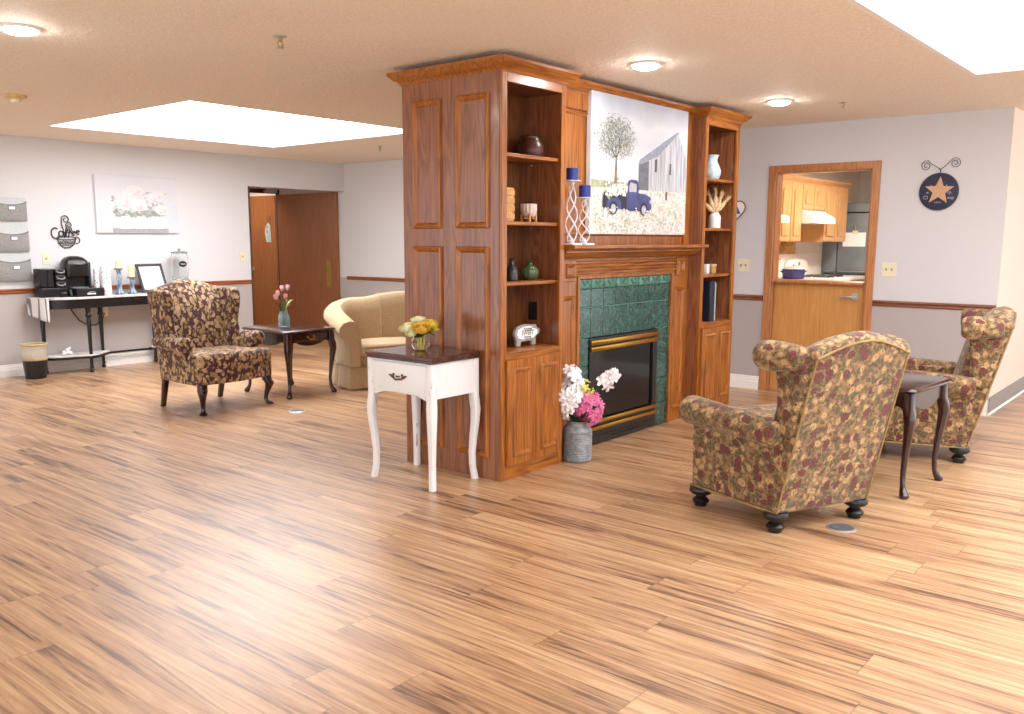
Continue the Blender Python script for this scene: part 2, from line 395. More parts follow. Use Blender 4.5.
    def build(s, name, mats, parent=None, org=None, smooth=40, bevel=0, bseg=2, sub=0, kind=None, recalc=True):
        if not isinstance(mats, (list, tuple)): mats = [mats]
        if org is None: org = ORG.get(parent.name, (0, 0, 0)) if parent else (0, 0, 0)
        me = bpy.data.meshes.new(name)
        me.from_pydata([(x-org[0], y-org[1], z-org[2]) for x, y, z in s.v], [], s.f)
        for m in mats: me.materials.append(m)
        for p, mi in zip(me.polygons, s.m): p.material_index = mi
        if recalc:
            bm = bmesh.new(); bm.from_mesh(me); bmesh.ops.recalc_face_normals(bm, faces=bm.faces); bm.to_mesh(me); bm.free()
        if smooth:
            me.polygons.foreach_set('use_smooth', [True]*len(me.polygons))
            if smooth < 180: me.set_sharp_from_angle(angle=math.radians(smooth))
        me.update()
        o = bpy.data.objects.new(name, me); COL.objects.link(o)
        if parent: o.parent = parent; ORG[o.name] = org
        else: o.location = org; ORG[o.name] = org
        if bevel:
            md = o.modifiers.new('bevel', 'BEVEL'); md.width = bevel; md.segments = bseg; md.limit_method = 'ANGLE'; md.angle_limit = math.radians(40)
        if sub:
            md = o.modifiers.new('subsurf', 'SUBSURF'); md.levels = sub; md.render_levels = sub
        if kind: o['kind'] = kind
        return o

def tag(o, label, cat, group=None):
    o['label'] = label; o['category'] = cat
    if group: o['group'] = group
    return o
def thing(name, label, cat, loc, rz=0, group=None, world=True):
    o = bpy.data.objects.new(name, None); COL.objects.link(o); o.location = loc; o.rotation_euler = (0, 0, rz)
    o.empty_display_size = .1
    ORG[o.name] = tuple(loc) if world else (0, 0, 0)
    return tag(o, label, cat, group)
def struct(mb, name, m, **kw): return mb.build(name, m, kind='structure', **kw)
def dup(o, loc=None, rz=None, label=None, parent=None, scale=None):
    c = o.copy(); COL.objects.link(c); c.parent = parent
    if loc is not None: c.location = loc
    if rz is not None: c.rotation_euler = (0, 0, rz)
    if scale is not None: c.scale = scale
    if label: c['label'] = label
    for ch in list(o.children): dup(ch, parent=c)
    return c

# ------------------------------------------------------------------ the room
CZ = 2.455; YW = 9.75; XR = 8.05; XL = 8.28; YF = 3.264; TD = .13
b = MB(); b.box(-2.2, 14, -2.8, 15, -.1, 0); struct(b, 'floor', M['floor'])
# ceiling with two raised trays
def ceil_holes(x0, x1, y0, y1, holes):
    xs = sorted({x0, x1, *[h[0] for h in holes], *[h[1] for h in holes]}); ys = sorted({y0, y1, *[h[2] for h in holes], *[h[3] for h in holes]})
    b = MB()
    for i in range(len(xs)-1):
        for j in range(len(ys)-1):
            cx, cy = (xs[i]+xs[i+1])/2, (ys[j]+ys[j+1])/2
            if any(h[0] < cx < h[1] and h[2] < cy < h[3] for h in holes): continue
            b.box(xs[i], xs[i+1], ys[j], ys[j+1], CZ, CZ+.02)
    return b
T1 = (3.82, 6.30, 6.25, 8.63); T2 = (3.0, 6.35, -2.6, 1.41)
struct(ceil_holes(-2.2, 14, -2.8, 15, [tuple(v+(-.03 if i % 2 == 0 else .03) for i, v in enumerate(T)) for T in (T1, T2)]), 'ceiling', M['ceiling'])
def tray(nm, T, label, pm_):
    b = MB(); w = .05; z0, z1 = CZ+.0003, CZ+TD
    b.box(T[0]-w, T[0], T[2]-w, T[3]+w, z0, z1); b.box(T[1], T[1]+w, T[2]-w, T[3]+w, z0, z1)
    b.box(T[0], T[1], T[2]-w, T[2], z0, z1); b.box(T[0], T[1], T[3], T[3]+w, z0, z1)
    struct(b, nm, M['white_base'])
    r = thing('skylight', label, 'skylight', ((T[0]+T[1])/2, (T[2]+T[3])/2, z1))
    b = MB(); b.box(T[0]-w, T[1]+w, T[2]-w, T[3]+w, z1, z1+.02); b.build('diffuser', pm_, r, smooth=0)
    return r
tray('trim_1', T1, 'square white skylight tray in ceiling above the wingback chair and tan sofa', M['panel'])
tray('trim_2', T2, 'white skylight tray cut by top right corner of the picture', M['panel_dim'])

# wall with coffee table (faces the camera), corridor opening from x=6.71 to the corner
OX, OZ = 6.705, 2.08
b = MB(); b.box(-2.2, OX, YW, YW+.12, 0, CZ); b.box(OX, XL-.0005, YW, YW+.12, OZ, CZ); struct(b, 'wall_left', M['wall'])
b = MB(); b.box(XL, XL+.12, 4.3, YW+.1205, 0, CZ); struct(b, 'wall_back', M['wall'])
b = MB(); b.box(XL, XL+.12, YW+.121, 14.0, 0, CZ); b.box(OX-.12, OX, YW+.121, 14.0, 0, CZ); b.box(OX-.12, XL+.12, 14.0, 14.12, 0, CZ); struct(b, 'wall_corridor', M['wall_plain'])
# right wall (faces -x) with the kitchen doorway
DY0, DY1, DZ = 2.53, 3.40, 2.045
b = MB(); b.box(XR, XR+.12, 1.495, DY0, 0, CZ); b.box(XR, XR+.12, DY1, 4.42, 0, CZ); b.box(XR, XR+.12, DY0, DY1, DZ, CZ); struct(b, 'wall_right', M['wall_right'])
b = MB(); b.box(XR+.12, 13.6, 1.495, 1.615, 0, CZ); b.box(XR, XR+.12, 1.494, 1.4955, 0, CZ); struct(b, 'wall_hall', M['wall_warm'])
b = MB(); b.box(XR+.12, 13.4, 4.36, 4.46, 0, CZ); struct(b, 'wall_kitchen', M['wall_plain'])
b = MB(); b.box(13.3, 13.4, 1.615, 4.36, 0, CZ); struct(b, 'wall_far', M['wall_plain'])

# baseboards and chair rails
def moulding_x(name, m, x0, x1, y, prof, d=-1, kind='structure'):
    b = MB(); b.loft([[(x, y+d*a, z) for a, z in prof] for x in (x0, x1)]); o = b.build(name, m, smooth=30); o['kind'] = kind; return o
def moulding_y(name, m, y0, y1, x, prof, d=-1):
    b = MB(); b.loft([[(x+d*a, y, z) for a, z in prof] for y in (y0, y1)]); o = b.build(name, m, smooth=30); o['kind'] = 'structure'; return o
BASE = [(0, 0), (.018, 0), (.018, .075), (.012, .082), (.012, .1), (.006, .108), (.006, .124), (0, .128)]
RAIL = [(0, .858), (.012, .858), (.02, .866), (.02, .876), (.014, .882), (.024, .892), (.024, .9), (.01, .908), (0, .908)]
moulding_x('baseboard_left', M['white_base'], -2.2, OX, YW-.0005, BASE)
moulding_y('baseboard_back', M['white_base'], 4.3, YW-.02, XL-.0005, BASE)
moulding_x('trim_3', M['trimwood'], -2.2, OX, YW-.0005, RAIL)
moulding_y('trim_4', M['trimwood'], 4.3, YW-.03, XL-.0005, RAIL)
moulding_y('baseboard_right', M['white_base'], 1.5, DY0-.07, XR-.0005, BASE)
moulding_y('baseboard_kitchen', M['white_base'], DY1+.07, 4.42, XR-.0005, BASE)
moulding_y('trim_5', M['trimwood_y'], 1.5, DY0-.07, XR-.0005, RAIL)
moulding_y('trim_6', M['trimwood_y'], DY1+.07, 4.42, XR-.0005, RAIL)
b = MB(); b.box(XR+.002, 13.6, 1.487, 1.4935, .02, .15); struct(b, 'baseboard_hall', M['vinyl'])
b = MB(); b.cyl((XR+.002, 1.484, .012), (13.6, 1.484, .012), .012, n=10); struct(b, 'trim_7', M['white_base'])

# kitchen doorway: casing, and half door
b = MB(); cw = .075
def casing(b, x0, x1, y0, y1, z1, cw):
    b.box(x0, x1, y0-cw, y0, 0, z1+cw); b.box(x0, x1, y1, y1+cw, 0, z1+cw); b.box(x0, x1, y0, y1, z1, z1+cw)
casing(b, XR-.016, XR-.0005, DY0, DY1, DZ-.01, cw-.01); casing(b, XR-.022, XR-.016, DY0+.0, DY1-.0, DZ-.01, .022)
b.box(XR, XR+.12, DY0, DY0+.018, 0, DZ); b.box(XR, XR+.12, DY1-.018, DY1, 0, DZ); b.box(XR, XR+.12, DY0+.018, DY1-.018, DZ-.018, DZ)
struct(b, 'trim_8', M['doorframe'], bevel=.004)
b = MB(); b.box(XR+.03, XR+.07, DY0+.022, DY1-.022, .012, 1.03); d = struct(b, 'door_1', M['maple_door'], bevel=.003)
b = MB(); b.rbox(XR-.03, XR+.14, DY0+.02, DY1-.02, 1.031, 1.06, .006, 2); b.build('shelf', M['doorframe'], d)
b = MB(); ky = DY0+.1; b.cyl((XR+.03, ky, .925), (XR+.018, ky, .925), .036, .033, 20); b.cyl((XR+.018, ky, .925), (XR-.03, ky, .925), .012, n=12)
b.tube([(XR-.03, ky, .925), (XR-.034, ky+.03, .926), (XR-.032, ky+.08, .924), (XR-.03, ky+.12, .921)], [.012, .012, .01, .008], 10); b.build('lever_handle', M['chrome'], d)

# corridor doorway: frame, closer, held-open leaf, numbered door
b = MB(); b.box(OX+.001, OX+.04, YW+.02, YW+.1195, 0, OZ-.001); struct(b, 'trim_9', M['dark_jamb'])
YD = YW+1.50
b = MB(); b.box(OX, XL, YD, YD+.06, 2.155, CZ); struct(b, 'wall_cross', M['wall_plain'])
b = MB(); b.box(OX+.001, OX+.05, YD-.01, YD+.07, 0, 2.15); b.box(XL-.011, XL-.001, YD-.01, YD+.07, 0, 2.15); b.box(OX+.05, XL-.011, YD-.01, YD+.07, 2.09, 2.15); struct(b, 'trim_11', M['dark_jamb'])
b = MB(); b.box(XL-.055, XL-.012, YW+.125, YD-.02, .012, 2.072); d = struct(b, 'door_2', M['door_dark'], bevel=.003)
b = MB(); b.rbox(XL-.06, XL-.055, YW+.27, YW+.36, .74, 1.12, .002, 1); b.build('push_plate', M['brass_old'], d)
b = MB(); b.rbox(8.02, 8.22, YD-.05, YD-.0105, 2.10, 2.145, .006, 2); b.tube([(7.94, YD-.10, 2.11), (8.1, YD-.06, 2.115), (8.2, YD-.03, 2.115)], .009, 8)
tag(b.build('door_closer', M['chrome'], org=(8.1, YD-.03, 2.1)), 'metal door closer on the dark frame head inside the corridor opening', 'door closer')
b = MB(); y0, y1 = YD+.09, YW+2.32; b.box(XL-.016, XL-.0005, y0, y0+.05, 0, 2.07); b.box(XL-.016, XL-.0005, y1-.05, y1, 0, 2.07); b.box(XL-.016, XL-.0005, y0+.05, y1-.05, 2.03, 2.07); struct(b, 'trim_10', M['door'])
b = MB(); b.box(XL-.011, XL-.001, y0+.051, y1-.051, .01, 2.029); d = struct(b, 'door_3', M['door'])
b = MB(); hy = y1-.12; b.cyl((XL-.011, hy, .955), (XL-.03, hy, .955), .033, .03, 16); b.cyl((XL-.03, hy, .955), (XL-.07, hy, .955), .012, n=10); b.tube([(XL-.07, hy, .955), (XL-.072, hy-.02, .955), (XL-.07, hy+.10, .953)], .012, 8); b.build('door_handle', M['chrome'], d)
b = MB(); b.text('18', .13, lambda u, v: (XL-.0125, YW+1.765-u, 1.72+v)); o = b.build('door_number', plain('dark_bronze_digits', (104, 78, 48), .4), d, smooth=0)
pc = YW+1.775
b = MB(); b.prism([(pc-.07, 1.37), (pc-.055, 1.62), (pc, 1.665), (pc+.07, 1.6), (pc+.085, 1.5), (pc+.05, 1.37)], 'yz', XL-.022, XL-.0118)
r = tag(b.build('door_plaque', plain('pale_blue_plaque', (204, 224, 226), .5), org=(XL-.0118, pc, 1.37), bevel=.004), 'small pale blue plaque hanging below the number on the corridor door', 'plaque')
b = MB(); b.sphere((XL-.0235, pc+.02, 1.53), (.002, .02, .03)); b.build('red_motif', plain('soft_red_print', (216, 140, 140), .6), r)
b = MB(); b.sphere((XL-.0235, pc+.02, 1.6), (.002, .016, .022)); b.build('blue_motif', plain('soft_blue_print', (120, 160, 200), .6), r)

# ------------------------------------------------------------------ wood unit
def frame_moulding(b, f, a0, a1, z0, z1, w=.035, t=.014, mi=0):
    """picture-frame moulding lying on a plane; f(a, z, out)"""
    prof = [(0, 0), (.004, t*.7), (w*.35, t), (w*.6, t*.75), (w*.8, t*.35), (w, 0)]
    rings = []
    for k in prof:
        i, o = k
        rings.append([f(a0+i, z0+i, o), f(a1-i, z0+i, o), f(a1-i, z1-i, o), f(a0+i, z1-i, o)])
    vs = [p for r in rings for p in r]; fs = []
    for i in range(len(rings)-1):
        for k in range(4):
            l = (k+1) % 4; fs.append((i*4+k, i*4+l, (i+1)*4+l, (i+1)*4+k))
    b.add(vs, fs, mi)
CROWN = [(0, 0), (.008, 0), (.012, .012), (.02, .02), (.035, .026), (.05, .04), (.062, .052), (.065, .056), (.065, .072), (0, .072)]
def crown(b, pts, z, prof=CROWN, k=1.0):
    """moulding around an open polyline in plan; outward to the left of travel"""
    n = len(pts); rings = []
    for i in range(n):
        p = Vector(pts[i]); d0 = (p-Vector(pts[i-1])).normalized() if i > 0 else None; d1 = (Vector(pts[i+1])-p).normalized() if i < n-1 else None
        if d0 is None: d0 = d1
        if d1 is None: d1 = d0
        n0 = Vector((d0.y, -d0.x)); n1 = Vector((d1.y, -d1.x)); m = (n0+n1); m = m/(m.dot(n0))
        rings.append([(p.x+m.x*o*k, p.y+m.y*o*k, z+h) for o, h in prof])
    b.loft(rings)
YB = 4.064
def bookcase(x0, x1, label, side_panels, shelf_z, left_return):
    r = thing('bookcase', label, 'bookcase', ((x0+x1)/2, (YF+YB)/2, 0))
    b = MB(); t = .03
    yb = 3.56
    b.box(x0, x0+t, YF+.02, YB, 0, 2.365); b.build('side_panel', M['oak_panel'], r, bevel=.002)
    b = MB(); b.box(x1-t, x1, YF+.02, YB, 0, 2.365); b.build('side_panel', M['oak_panel'], r, bevel=.002)
    if side_panels:
        for (ya, yc, za, zc) in ((3.355, 3.615, 1.49, 2.248), (3.73, 3.97, 1.49, 2.248), (3.357, 3.615, .132, 1.385), (3.73, 3.975, .132, 1.385)):
            b = MB(); frame_moulding(b, lambda a, z, o: (x0-o-.0005, a, z), ya, yc, za, zc, .036, .02); b.build('panel_moulding', M['oak_z'], r, smooth=25)
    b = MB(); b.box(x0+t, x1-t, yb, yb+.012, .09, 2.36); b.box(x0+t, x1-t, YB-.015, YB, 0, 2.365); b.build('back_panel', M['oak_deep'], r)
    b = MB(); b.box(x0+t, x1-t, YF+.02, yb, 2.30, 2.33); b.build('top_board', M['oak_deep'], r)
    b = MB(); fw = .045
    for xa, xb in ((x0, x0+fw), (x1-fw, x1)): MB().box(xa, xb, YF, YF+.019, 0, 2.365).build('stile', M['oak_z'], r, bevel=.002)
    for za, zc in ((2.30, 2.365), (.72, .765), (0, .082)): MB().box(x0+fw, x1-fw, YF+.0005, YF+.019, za, zc).build('rail', M['oak_x'], r, bevel=.002)
    for i, z in enumerate(shelf_z):
        b = MB(); b.rbox(x0+t+.002, x1-t-.002, YF+.022 if i else YF+.021, yb-.002, z-.022, z, .004, 2); b.build('shelf', M['oak_x'], r)
        for (px, py) in ((x0+t+.001, yb-.06), (x1-t-.001, yb-.06)):
            if i: MB().cyl((px, py, z-.032), (px+(.012 if px < (x0+x1)/2 else -.012), py, z-.032), .006, n=8).build('shelf_pin', M['chrome'], r)
    xm = (x0+x1)/2
    for (xa, xb) in ((x0+fw+.002-.012, xm-.0015), (xm+.0015, x1-fw-.002+.012)):
        b = MB(); b.box(xa, xb, YF-.019, YF-.0008, .084, .724)
        d = b.build('door', M['oak_z'], r, bevel=.003)
        b = MB(); frame_moulding(b, lambda a, z, o: (a, YF-.0192-o, z), xa+.045, xb-.045, .135, .675, .03, .012); b.build('door_moulding', M['oak_z'], d, smooth=25)
        b = MB(); b.box(xa, xb, YF-.0192, YF-.002, .7245, .7275); b.build('door_edge', M['oak_x'], d)
    b = MB()
    pts = [(x1, YB), (x0, YB), (x0, YF), (x1, YF), (x1, YB)]
    crown(b, [(p[0], p[1]) for p in pts], 2.352)
    b.build('crown_moulding', M['oak_x'], r, smooth=30)
    b = MB(); b.box(x0-.02, x1+.02, YF-.02, YB, 2.40, 2.423); b.build('top_cap', M['oak_x'], r)
    return r
S4 = .768
LB = bookcase(3.925, 4.535, 'tall oak bookcase at near end of fireplace wall, panelled side behind white table', True, [S4, 1.178, 1.53, 1.917], True)
RB = bookcase(6.37, 6.965, 'tall narrow oak bookcase at far end of fireplace wall, nearest kitchen half door', False, [S4, 1.15, 1.518, 1.905], True)
# outlet inside the near bookcase
b = MB(); b.rbox(4.499, 4.5045, 3.45, 3.52, .915, 1.03, .003, 2); o = b.build('wall_outlet', M['outlet_black'], org=(4.5045, 3.485, .915)); tag(o, 'black electrical outlet inside the lowest shelf bay of the near bookcase', 'outlet')
for z in (.945, 1.0): MB().rbox(4.4965, 4.4988, 3.468, 3.502, z-.018, z+.018, .001, 1).build('socket', M['black_plastic'], o)

# fireplace surround
YC = 3.375
r = thing('fireplace_surround', 'oak fireplace surround with mantel and green tile between the two bookcases', 'fireplace', (5.45, 3.7, 0))
X0, X1 = 4.537, 6.368
TX0, TX1, TZ = 4.86, 6.09, 1.165
FX0, FX1, FZ = 4.995, 5.915, .762
b = MB(); b.box(X0, X1, YC+.012, YC+.03, 1.30, 2.36); b.build('overmantel_panel', M['oak_z'], r)
for xa, xb, za, nm in ((X0, X0+.07, 1.39, 'overmantel_stile'), (X1-.10, X1, 1.39, 'overmantel_stile'), (X0+.07, X1-.1, 2.25, 'overmantel_rail')): MB().box(xa, xb, YC-.004, YC+.0118, za, 2.36).build(nm, M['oak_z'], r, bevel=.002)
b = MB(); frame_moulding(b, lambda a, z, o: (a, YC+.0115-o, z), X0+.072, X1-.102, 1.45, 2.245, .03, .018); b.build('panel_moulding', M['oak_x'], r, smooth=25)
b = MB(); crown(b, [(X0, YC), (X1, YC)], 2.352, k=.85); b.build('crown_moulding', M['oak_x'], r, smooth=30)
b = MB(); b.box(X0, X1, YC+.01, YB, 2.36, 2.42); b.box(X0, X1, YB-.016, YB-.001, 0, 2.36); b.build('back_board', M['oak_z'], r)
b = MB(); b.box(X0, TX0-.025, YC, YC+.03, 0, 1.30); b.build('pilaster', M['oak_z'], r, bevel=.002)
b = MB(); b.box(TX1+.025, X1, YC, YC+.03, 0, 1.30); b.build('pilaster', M['oak_z'], r, bevel=.002)
for (xa, xb) in ((4.64, 4.80), (6.155, 6.30)):
    b = MB(); frame_moulding(b, lambda a, z, o: (a, YC-.0005-o, z), xa, xb, .10, 1.06, .03, .014); b.build('panel_moulding', M['oak_z'], r, smooth=25)
for (xa, xb) in ((4.665, 4.81), (6.155, 6.29)):
    b = MB(); b.box(xa, xb, YC-.015, YC-.0006, 1.155, 1.29); q = b.build('corner_block', M['oak_z'], r, bevel=.002)
    b = MB(); frame_moulding(b, lambda a, z, o: (a, YC-.0152-o, z), xa+.02, xb-.02, 1.175, 1.27, .028, .012); b.build('block_moulding', M['oak_x'], q, smooth=25)
b = MB(); b.box(TX0-.025, TX1+.025, YC, YC+.03, TZ+.022, 1.30); q = b.build('frieze', M['oak_x'], r)
b = MB()
for z in (1.205, 1.228, 1.251, 1.274): b.cyl((4.812, YC-.001, z), (6.152, YC-.001, z), .0105, n=12)
b.build('reeding', M['oak_x'], q)
b = MB()
b.box(TX0-.025, TX0, YC-.012, YC+.03, 0, TZ+.022); b.box(TX1, TX1+.025, YC-.012, YC+.03, 0, TZ+.022); b.box(TX0, TX1, YC-.012, YC+.03, TZ, TZ+.022); b.build('tile_edging', M['oak_z'], r, bevel=.004)
# mantel
b = MB()
prof = [(0, 1.300), (.02, 1.300), (.03, 1.308), (.05, 1.312), (.07, 1.325), (.085, 1.34), (.1, 1.344), (.1, 1.352), (.115, 1.358), (.125, 1.364), (.15, 1.366), (.156, 1.372), (.156, 1.386), (.15, 1.391), (0, 1.391)]
b.loft([[(x, YC-o*1.12, z) for o, z in prof] for x in (X0+.02, X1-.01)]); b.build('mantel', M['oak_x'], r, smooth=30)
# tiles
b = MB(); b.box(TX0, TX1, YC+.02, YC+.03, FZ, TZ); b.box(TX0, FX0, YC+.02, YC+.03, 0, FZ); b.box(FX1, TX1, YC+.02, YC+.03, 0, FZ)
tl = b.build('tile_field', M['grout'], r)
b = MB(); n = 8; w = (TX1-TX0)/n; g = .0022
for i in range(n):
    for (za, zc) in ((.972, 1.098), (FZ+.003, .968)): b.rbox(TX0+i*w+g, TX0+(i+1)*w-g, YC+.006, YC+.0199, za+g, zc-g, .003, 1)
for (xa, xb) in ((TX0, FX0), (FX1, TX1)):
    zz = [0, .18, .375, .57, FZ]
    for za, zc in zip(zz, zz[1:]): b.rbox(xa+g, xb-g, YC+.006, YC+.0199, za+g, zc-g, .003, 1)
b.build('tile', M['tile'], tl)
b = MB()
for i in range(n):
    xa, xb = TX0+i*w+g, TX0+(i+1)*w-g; b.rbox(xa, xb, YC+.003, YC+.0199, 1.10, TZ-g, .004, 2)
    cx = (xa+xb)/2; cz = 1.132
    for sgn in (-1, 1): b.tube([(cx, YC+.002, cz-.012), (cx+sgn*.02, YC+.001, cz-.004), (cx+sgn*.034, YC+.001, cz+.012), (cx+sgn*.022, YC+.001, cz+.018), (cx+sgn*.016, YC+.002, cz+.008)], .003, 5)
    b.sphere((cx, YC+.002, cz+.004), (.008, .004, .012), 8, 6)
b.build('border_tile', plain('relief_green_tile', (74, 122, 106), .25, var=.25, scale=40), tl)
# firebox insert
r = thing('fireplace_insert', 'black gas fireplace insert with gold louvre bars and dark glass', 'fireplace insert', (5.455, YC+.02, 0))
b = MB(); b.box(FX0+.002, FX1-.002, YC+.035, YC+.5, .008, FZ-.004); b.build('firebox', M['black_plastic'], r)
b = MB(); f0, f1 = FX0+.003, FX1-.003
b.box(f0, f0+.05, YC-.004, YC+.034, .16, .68); b.box(f1-.06, f1, YC-.004, YC+.034, .16, .68); b.box(f0, f1, YC-.002, YC+.034, .66, FZ-.004); b.box(f0, f1, YC-.002, YC+.034, .006, .18)
b.box(f0, f1, YC-.008, YC-.002, .06, .066)
b.build('surround_frame', M['black_plastic'], r, bevel=.003)
b = MB(); b.box(f0+.05, f1-.06, YC+.012, YC+.02, .185, .658); b.build('glass_panel', M['fire_glass'], r)
for (za, zc) in ((.71, .742), (.665, .697), (.155, .182), (.108, .135)):
    b = MB(); b.rbox(f0+.003, f1-.003, YC-.018, YC-.0025, za, zc, .006, 2); b.build('louvre_bar', M['brass'], r)
b = MB(); b.tube([(5.30+.1*i, YC-.01, .035+.004*math.sin(i*2)) for i in range(5)], .004, 6); b.build('trim_screw_row', M['black_paint'], r)

# ------------------------------------------------------------------ truck canvas
def polyblob(cx, cy, rx, ry, n=12, j=.25): return [(cx+rx*math.cos(2*PI*k/n)*(1+random.uniform(-j, j)), cy+ry*math.sin(2*PI*k/n)*(1+random.uniform(-j, j))) for k in range(n)]
def ell(cx, cy, rx, ry, n=16, a0=0, a1=2*PI): return [(cx+rx*math.cos(a0+(a1-a0)*k/n), cy+ry*math.sin(a0+(a1-a0)*k/n)) for k in range(n+(1 if a1-a0 < 6.2 else 0))]
PX0, PX1, PZ0, PZ1 = 4.925, 6.228, 1.463, 2.392
PYF = YC-.032
pw, ph = PX1-PX0, PZ1-PZ0
def m_sky():
    t = NT('canvas_sky_print'); c = t.n('ShaderNodeTexCoord'); sp = t.n('ShaderNodeSeparateXYZ'); t.l(c.outputs['Object'], sp.inputs[0])
    nz = t.noise(c.outputs['Object'], 3, 4, .6)
    f = t.math('ADD', t.math('DIVIDE', sp.outputs['Z'], ph), t.math('MULTIPLY', t.math('SUBTRACT', nz.outputs['Fac'], .5), .3))
    t.col(t.ramp(f, [(.30, (222, 226, 226)), (.5, (226, 228, 234)), (.68, (212, 217, 230)), (.8, (222, 226, 236)), (1, (180, 188, 204))])); return t.set(.6)
def m_field():
    t = NT('canvas_field_print'); v = t.coord(); a = t.noise(v, 45, 5, .75); bb = t.noise(v, 9, 3)
    c = t.ramp(a.outputs['Fac'], [(.36, (152, 160, 132)), (.44, (196, 196, 180)), (.5, (226, 218, 220)), (.6, (242, 238, 242))])
    c = t.mix(t.math('MULTIPLY', bb.outputs['Fac'], .4), c, (206, 200, 176)); t.col(c); return t.set(.6)
def m_barn():
    t = NT('canvas_barn_print'); v = t.coord((60, 1, 3)); a = t.noise(v, 1, 3, .6)
    t.col(t.ramp(a.outputs['Fac'], [(.35, (150, 156, 168)), (.55, (204, 208, 216)), (.7, (222, 225, 230))])); return t.set(.6)
pm = [m_sky(), m_field(), m_barn(), plain('print_roof', (150, 158, 176), .6, var=.1), plain('print_branch', (92, 88, 92), .6), plain('print_foliage', (128, 134, 126), .6, var=.12, scale=50),
      plain('print_truck_blue', (70, 76, 128), .6, var=.15, scale=12), plain('print_truck_dark', (40, 42, 62), .6), plain('print_wheel_grey', (186, 184, 196), .6), plain('print_white_bloom', (232, 232, 228), .6, var=.04), plain('print_trunk', (150, 118, 96), .6), plain('print_barn_shadow', (112, 116, 128), .6, var=.12), plain('print_green', (168, 176, 146), .6, var=.1)]
b = MB(); b.rbox(PX0, PX1, PYF, YC+.0065, PZ0, PZ1, .003, 1)
lay = [0]
def on(a, c):
    return (PX0+a*pw, PYF-.0003-lay[0]*.000014, PZ0+c*ph)
def P(poly, mi): lay[0] += 1; b.flat(poly, on, mi)
b.m = [0]*len(b.f)
P([(.004, .002), (.996, .002), (.996, .335), (.6, .355), (.004, .37)], 1)
P([(.004, .33), (.5, .335), (.5, .375), (.004, .385)], 12)
# barn
def BN(poly, mi): P([(a*1.06-.102, c) for a, c in poly], mi)
def TK(poly, mi): P([(a*.933-.035, c) for a, c in poly], mi)
BN([(.53, .335), (.98, .34), (1.035, .34), (1.035, .60), (.93, .795), (.70, .61), (.53, .53)], 2)
BN([(.53, .335), (.63, .335), (.63, .56), (.53, .52)], 11)
BN([(.525, .52), (.72, .60), (.945, .81), (.92, .81), (.80, .73), (.54, .56)], 3)
BN([(.69, .48), (.715, .48), (.715, .58), (.69, .575)], 4); BN([(.845, .47), (.865, .47), (.865, .56), (.845, .555)], 4); BN([(.81, .27), (.83, .27), (.83, .335), (.81, .335)], 4)
# tree
random.seed(3)
def branch(x, y, ang, ln, w, dep):
    x2, y2 = x+math.sin(ang)*ln, y+math.cos(ang)*ln*1.25
    nx, ny = math.cos(ang)*w, -math.sin(ang)*w
    P([(x-nx, y-ny), (x+nx, y+ny), (x2+nx*.6, y2+ny*.6), (x2-nx*.6, y2-ny*.6)], 4)
    if dep <= 0: return
    for da in ((-.62, .05, .62) if dep > 3 else (-.5, .45)):
        branch(x2, y2, ang+da+random.uniform(-.18, .18), ln*random.uniform(.7, .86), w*.6, dep-1)
P([(.217, .37), (.25, .37), (.243, .47), (.225, .47)], 10)
branch(.234, .455, 0, .072, .010, 5)
lay[0] = 430
for i in range(900):
    while True:
        a = random.uniform(-.21, .21); c = random.uniform(-.17, .18)
        if (a/.21)**2+(c/.18)**2 < random.uniform(.3, 1): break
    lay[0] += .01; b.flat(polyblob(.225+a, .69+c, .004, .005, 5), on, 5 if i % 3 else 12)
# truck
P(polyblob(.25, .33, .13, .035, 14, .3), 9)
TK([(.165, .185), (.40, .185), (.40, .30), (.165, .30)], 7)
TK([(.19, .185), (.34, .185), (.345, .24), (.31, .262), (.23, .262), (.195, .235)], 6)
TK([(.40, .175), (.52, .175), (.53, .31), (.525, .385), (.505, .405), (.44, .405), (.415, .39), (.405, .31)], 6)
TK([(.425, .315), (.505, .315), (.505, .375), (.44, .385), (.425, .36)], 8)
TK([(.50, .18), (.67, .18), (.675, .255), (.665, .285), (.60, .305), (.50, .31)], 6)
TK([(.54, .175), (.68, .175), (.675, .235), (.645, .26), (.58, .26), (.545, .235)], 6)
TK([(.40, .176), (.545, .176), (.545, .186), (.40, .186)], 7)
for cx in (.262, .592): TK(ell(cx, .192, .042, .05), 7); TK(ell(cx, .185, .026, .034), 8)
TK(ell(.665, .25, .012, .016), 8); TK([(.155, .195), (.175, .195), (.175, .28), (.155, .28)], 7)
lay[0] = 480
for i in range(90):
    b.flat(polyblob(random.uniform(.13, .33), random.gauss(.325, .028), .011, .011, 6), on, 9 if i % 3 else 12); lay[0] += .05
for i in range(260):
    y = random.uniform(.01, .2); b.flat(polyblob(random.uniform(.02, .98), y, .009, .006, 6), on, 9 if i % 3 else 12); lay[0] += .05
b.m = b.m[:len(b.f)]
tag(b.build('canvas_print', pm, org=(PX0, YC, PZ0), smooth=0, recalc=False), 'large canvas print of a blue pickup truck and barn above the mantel', 'picture')

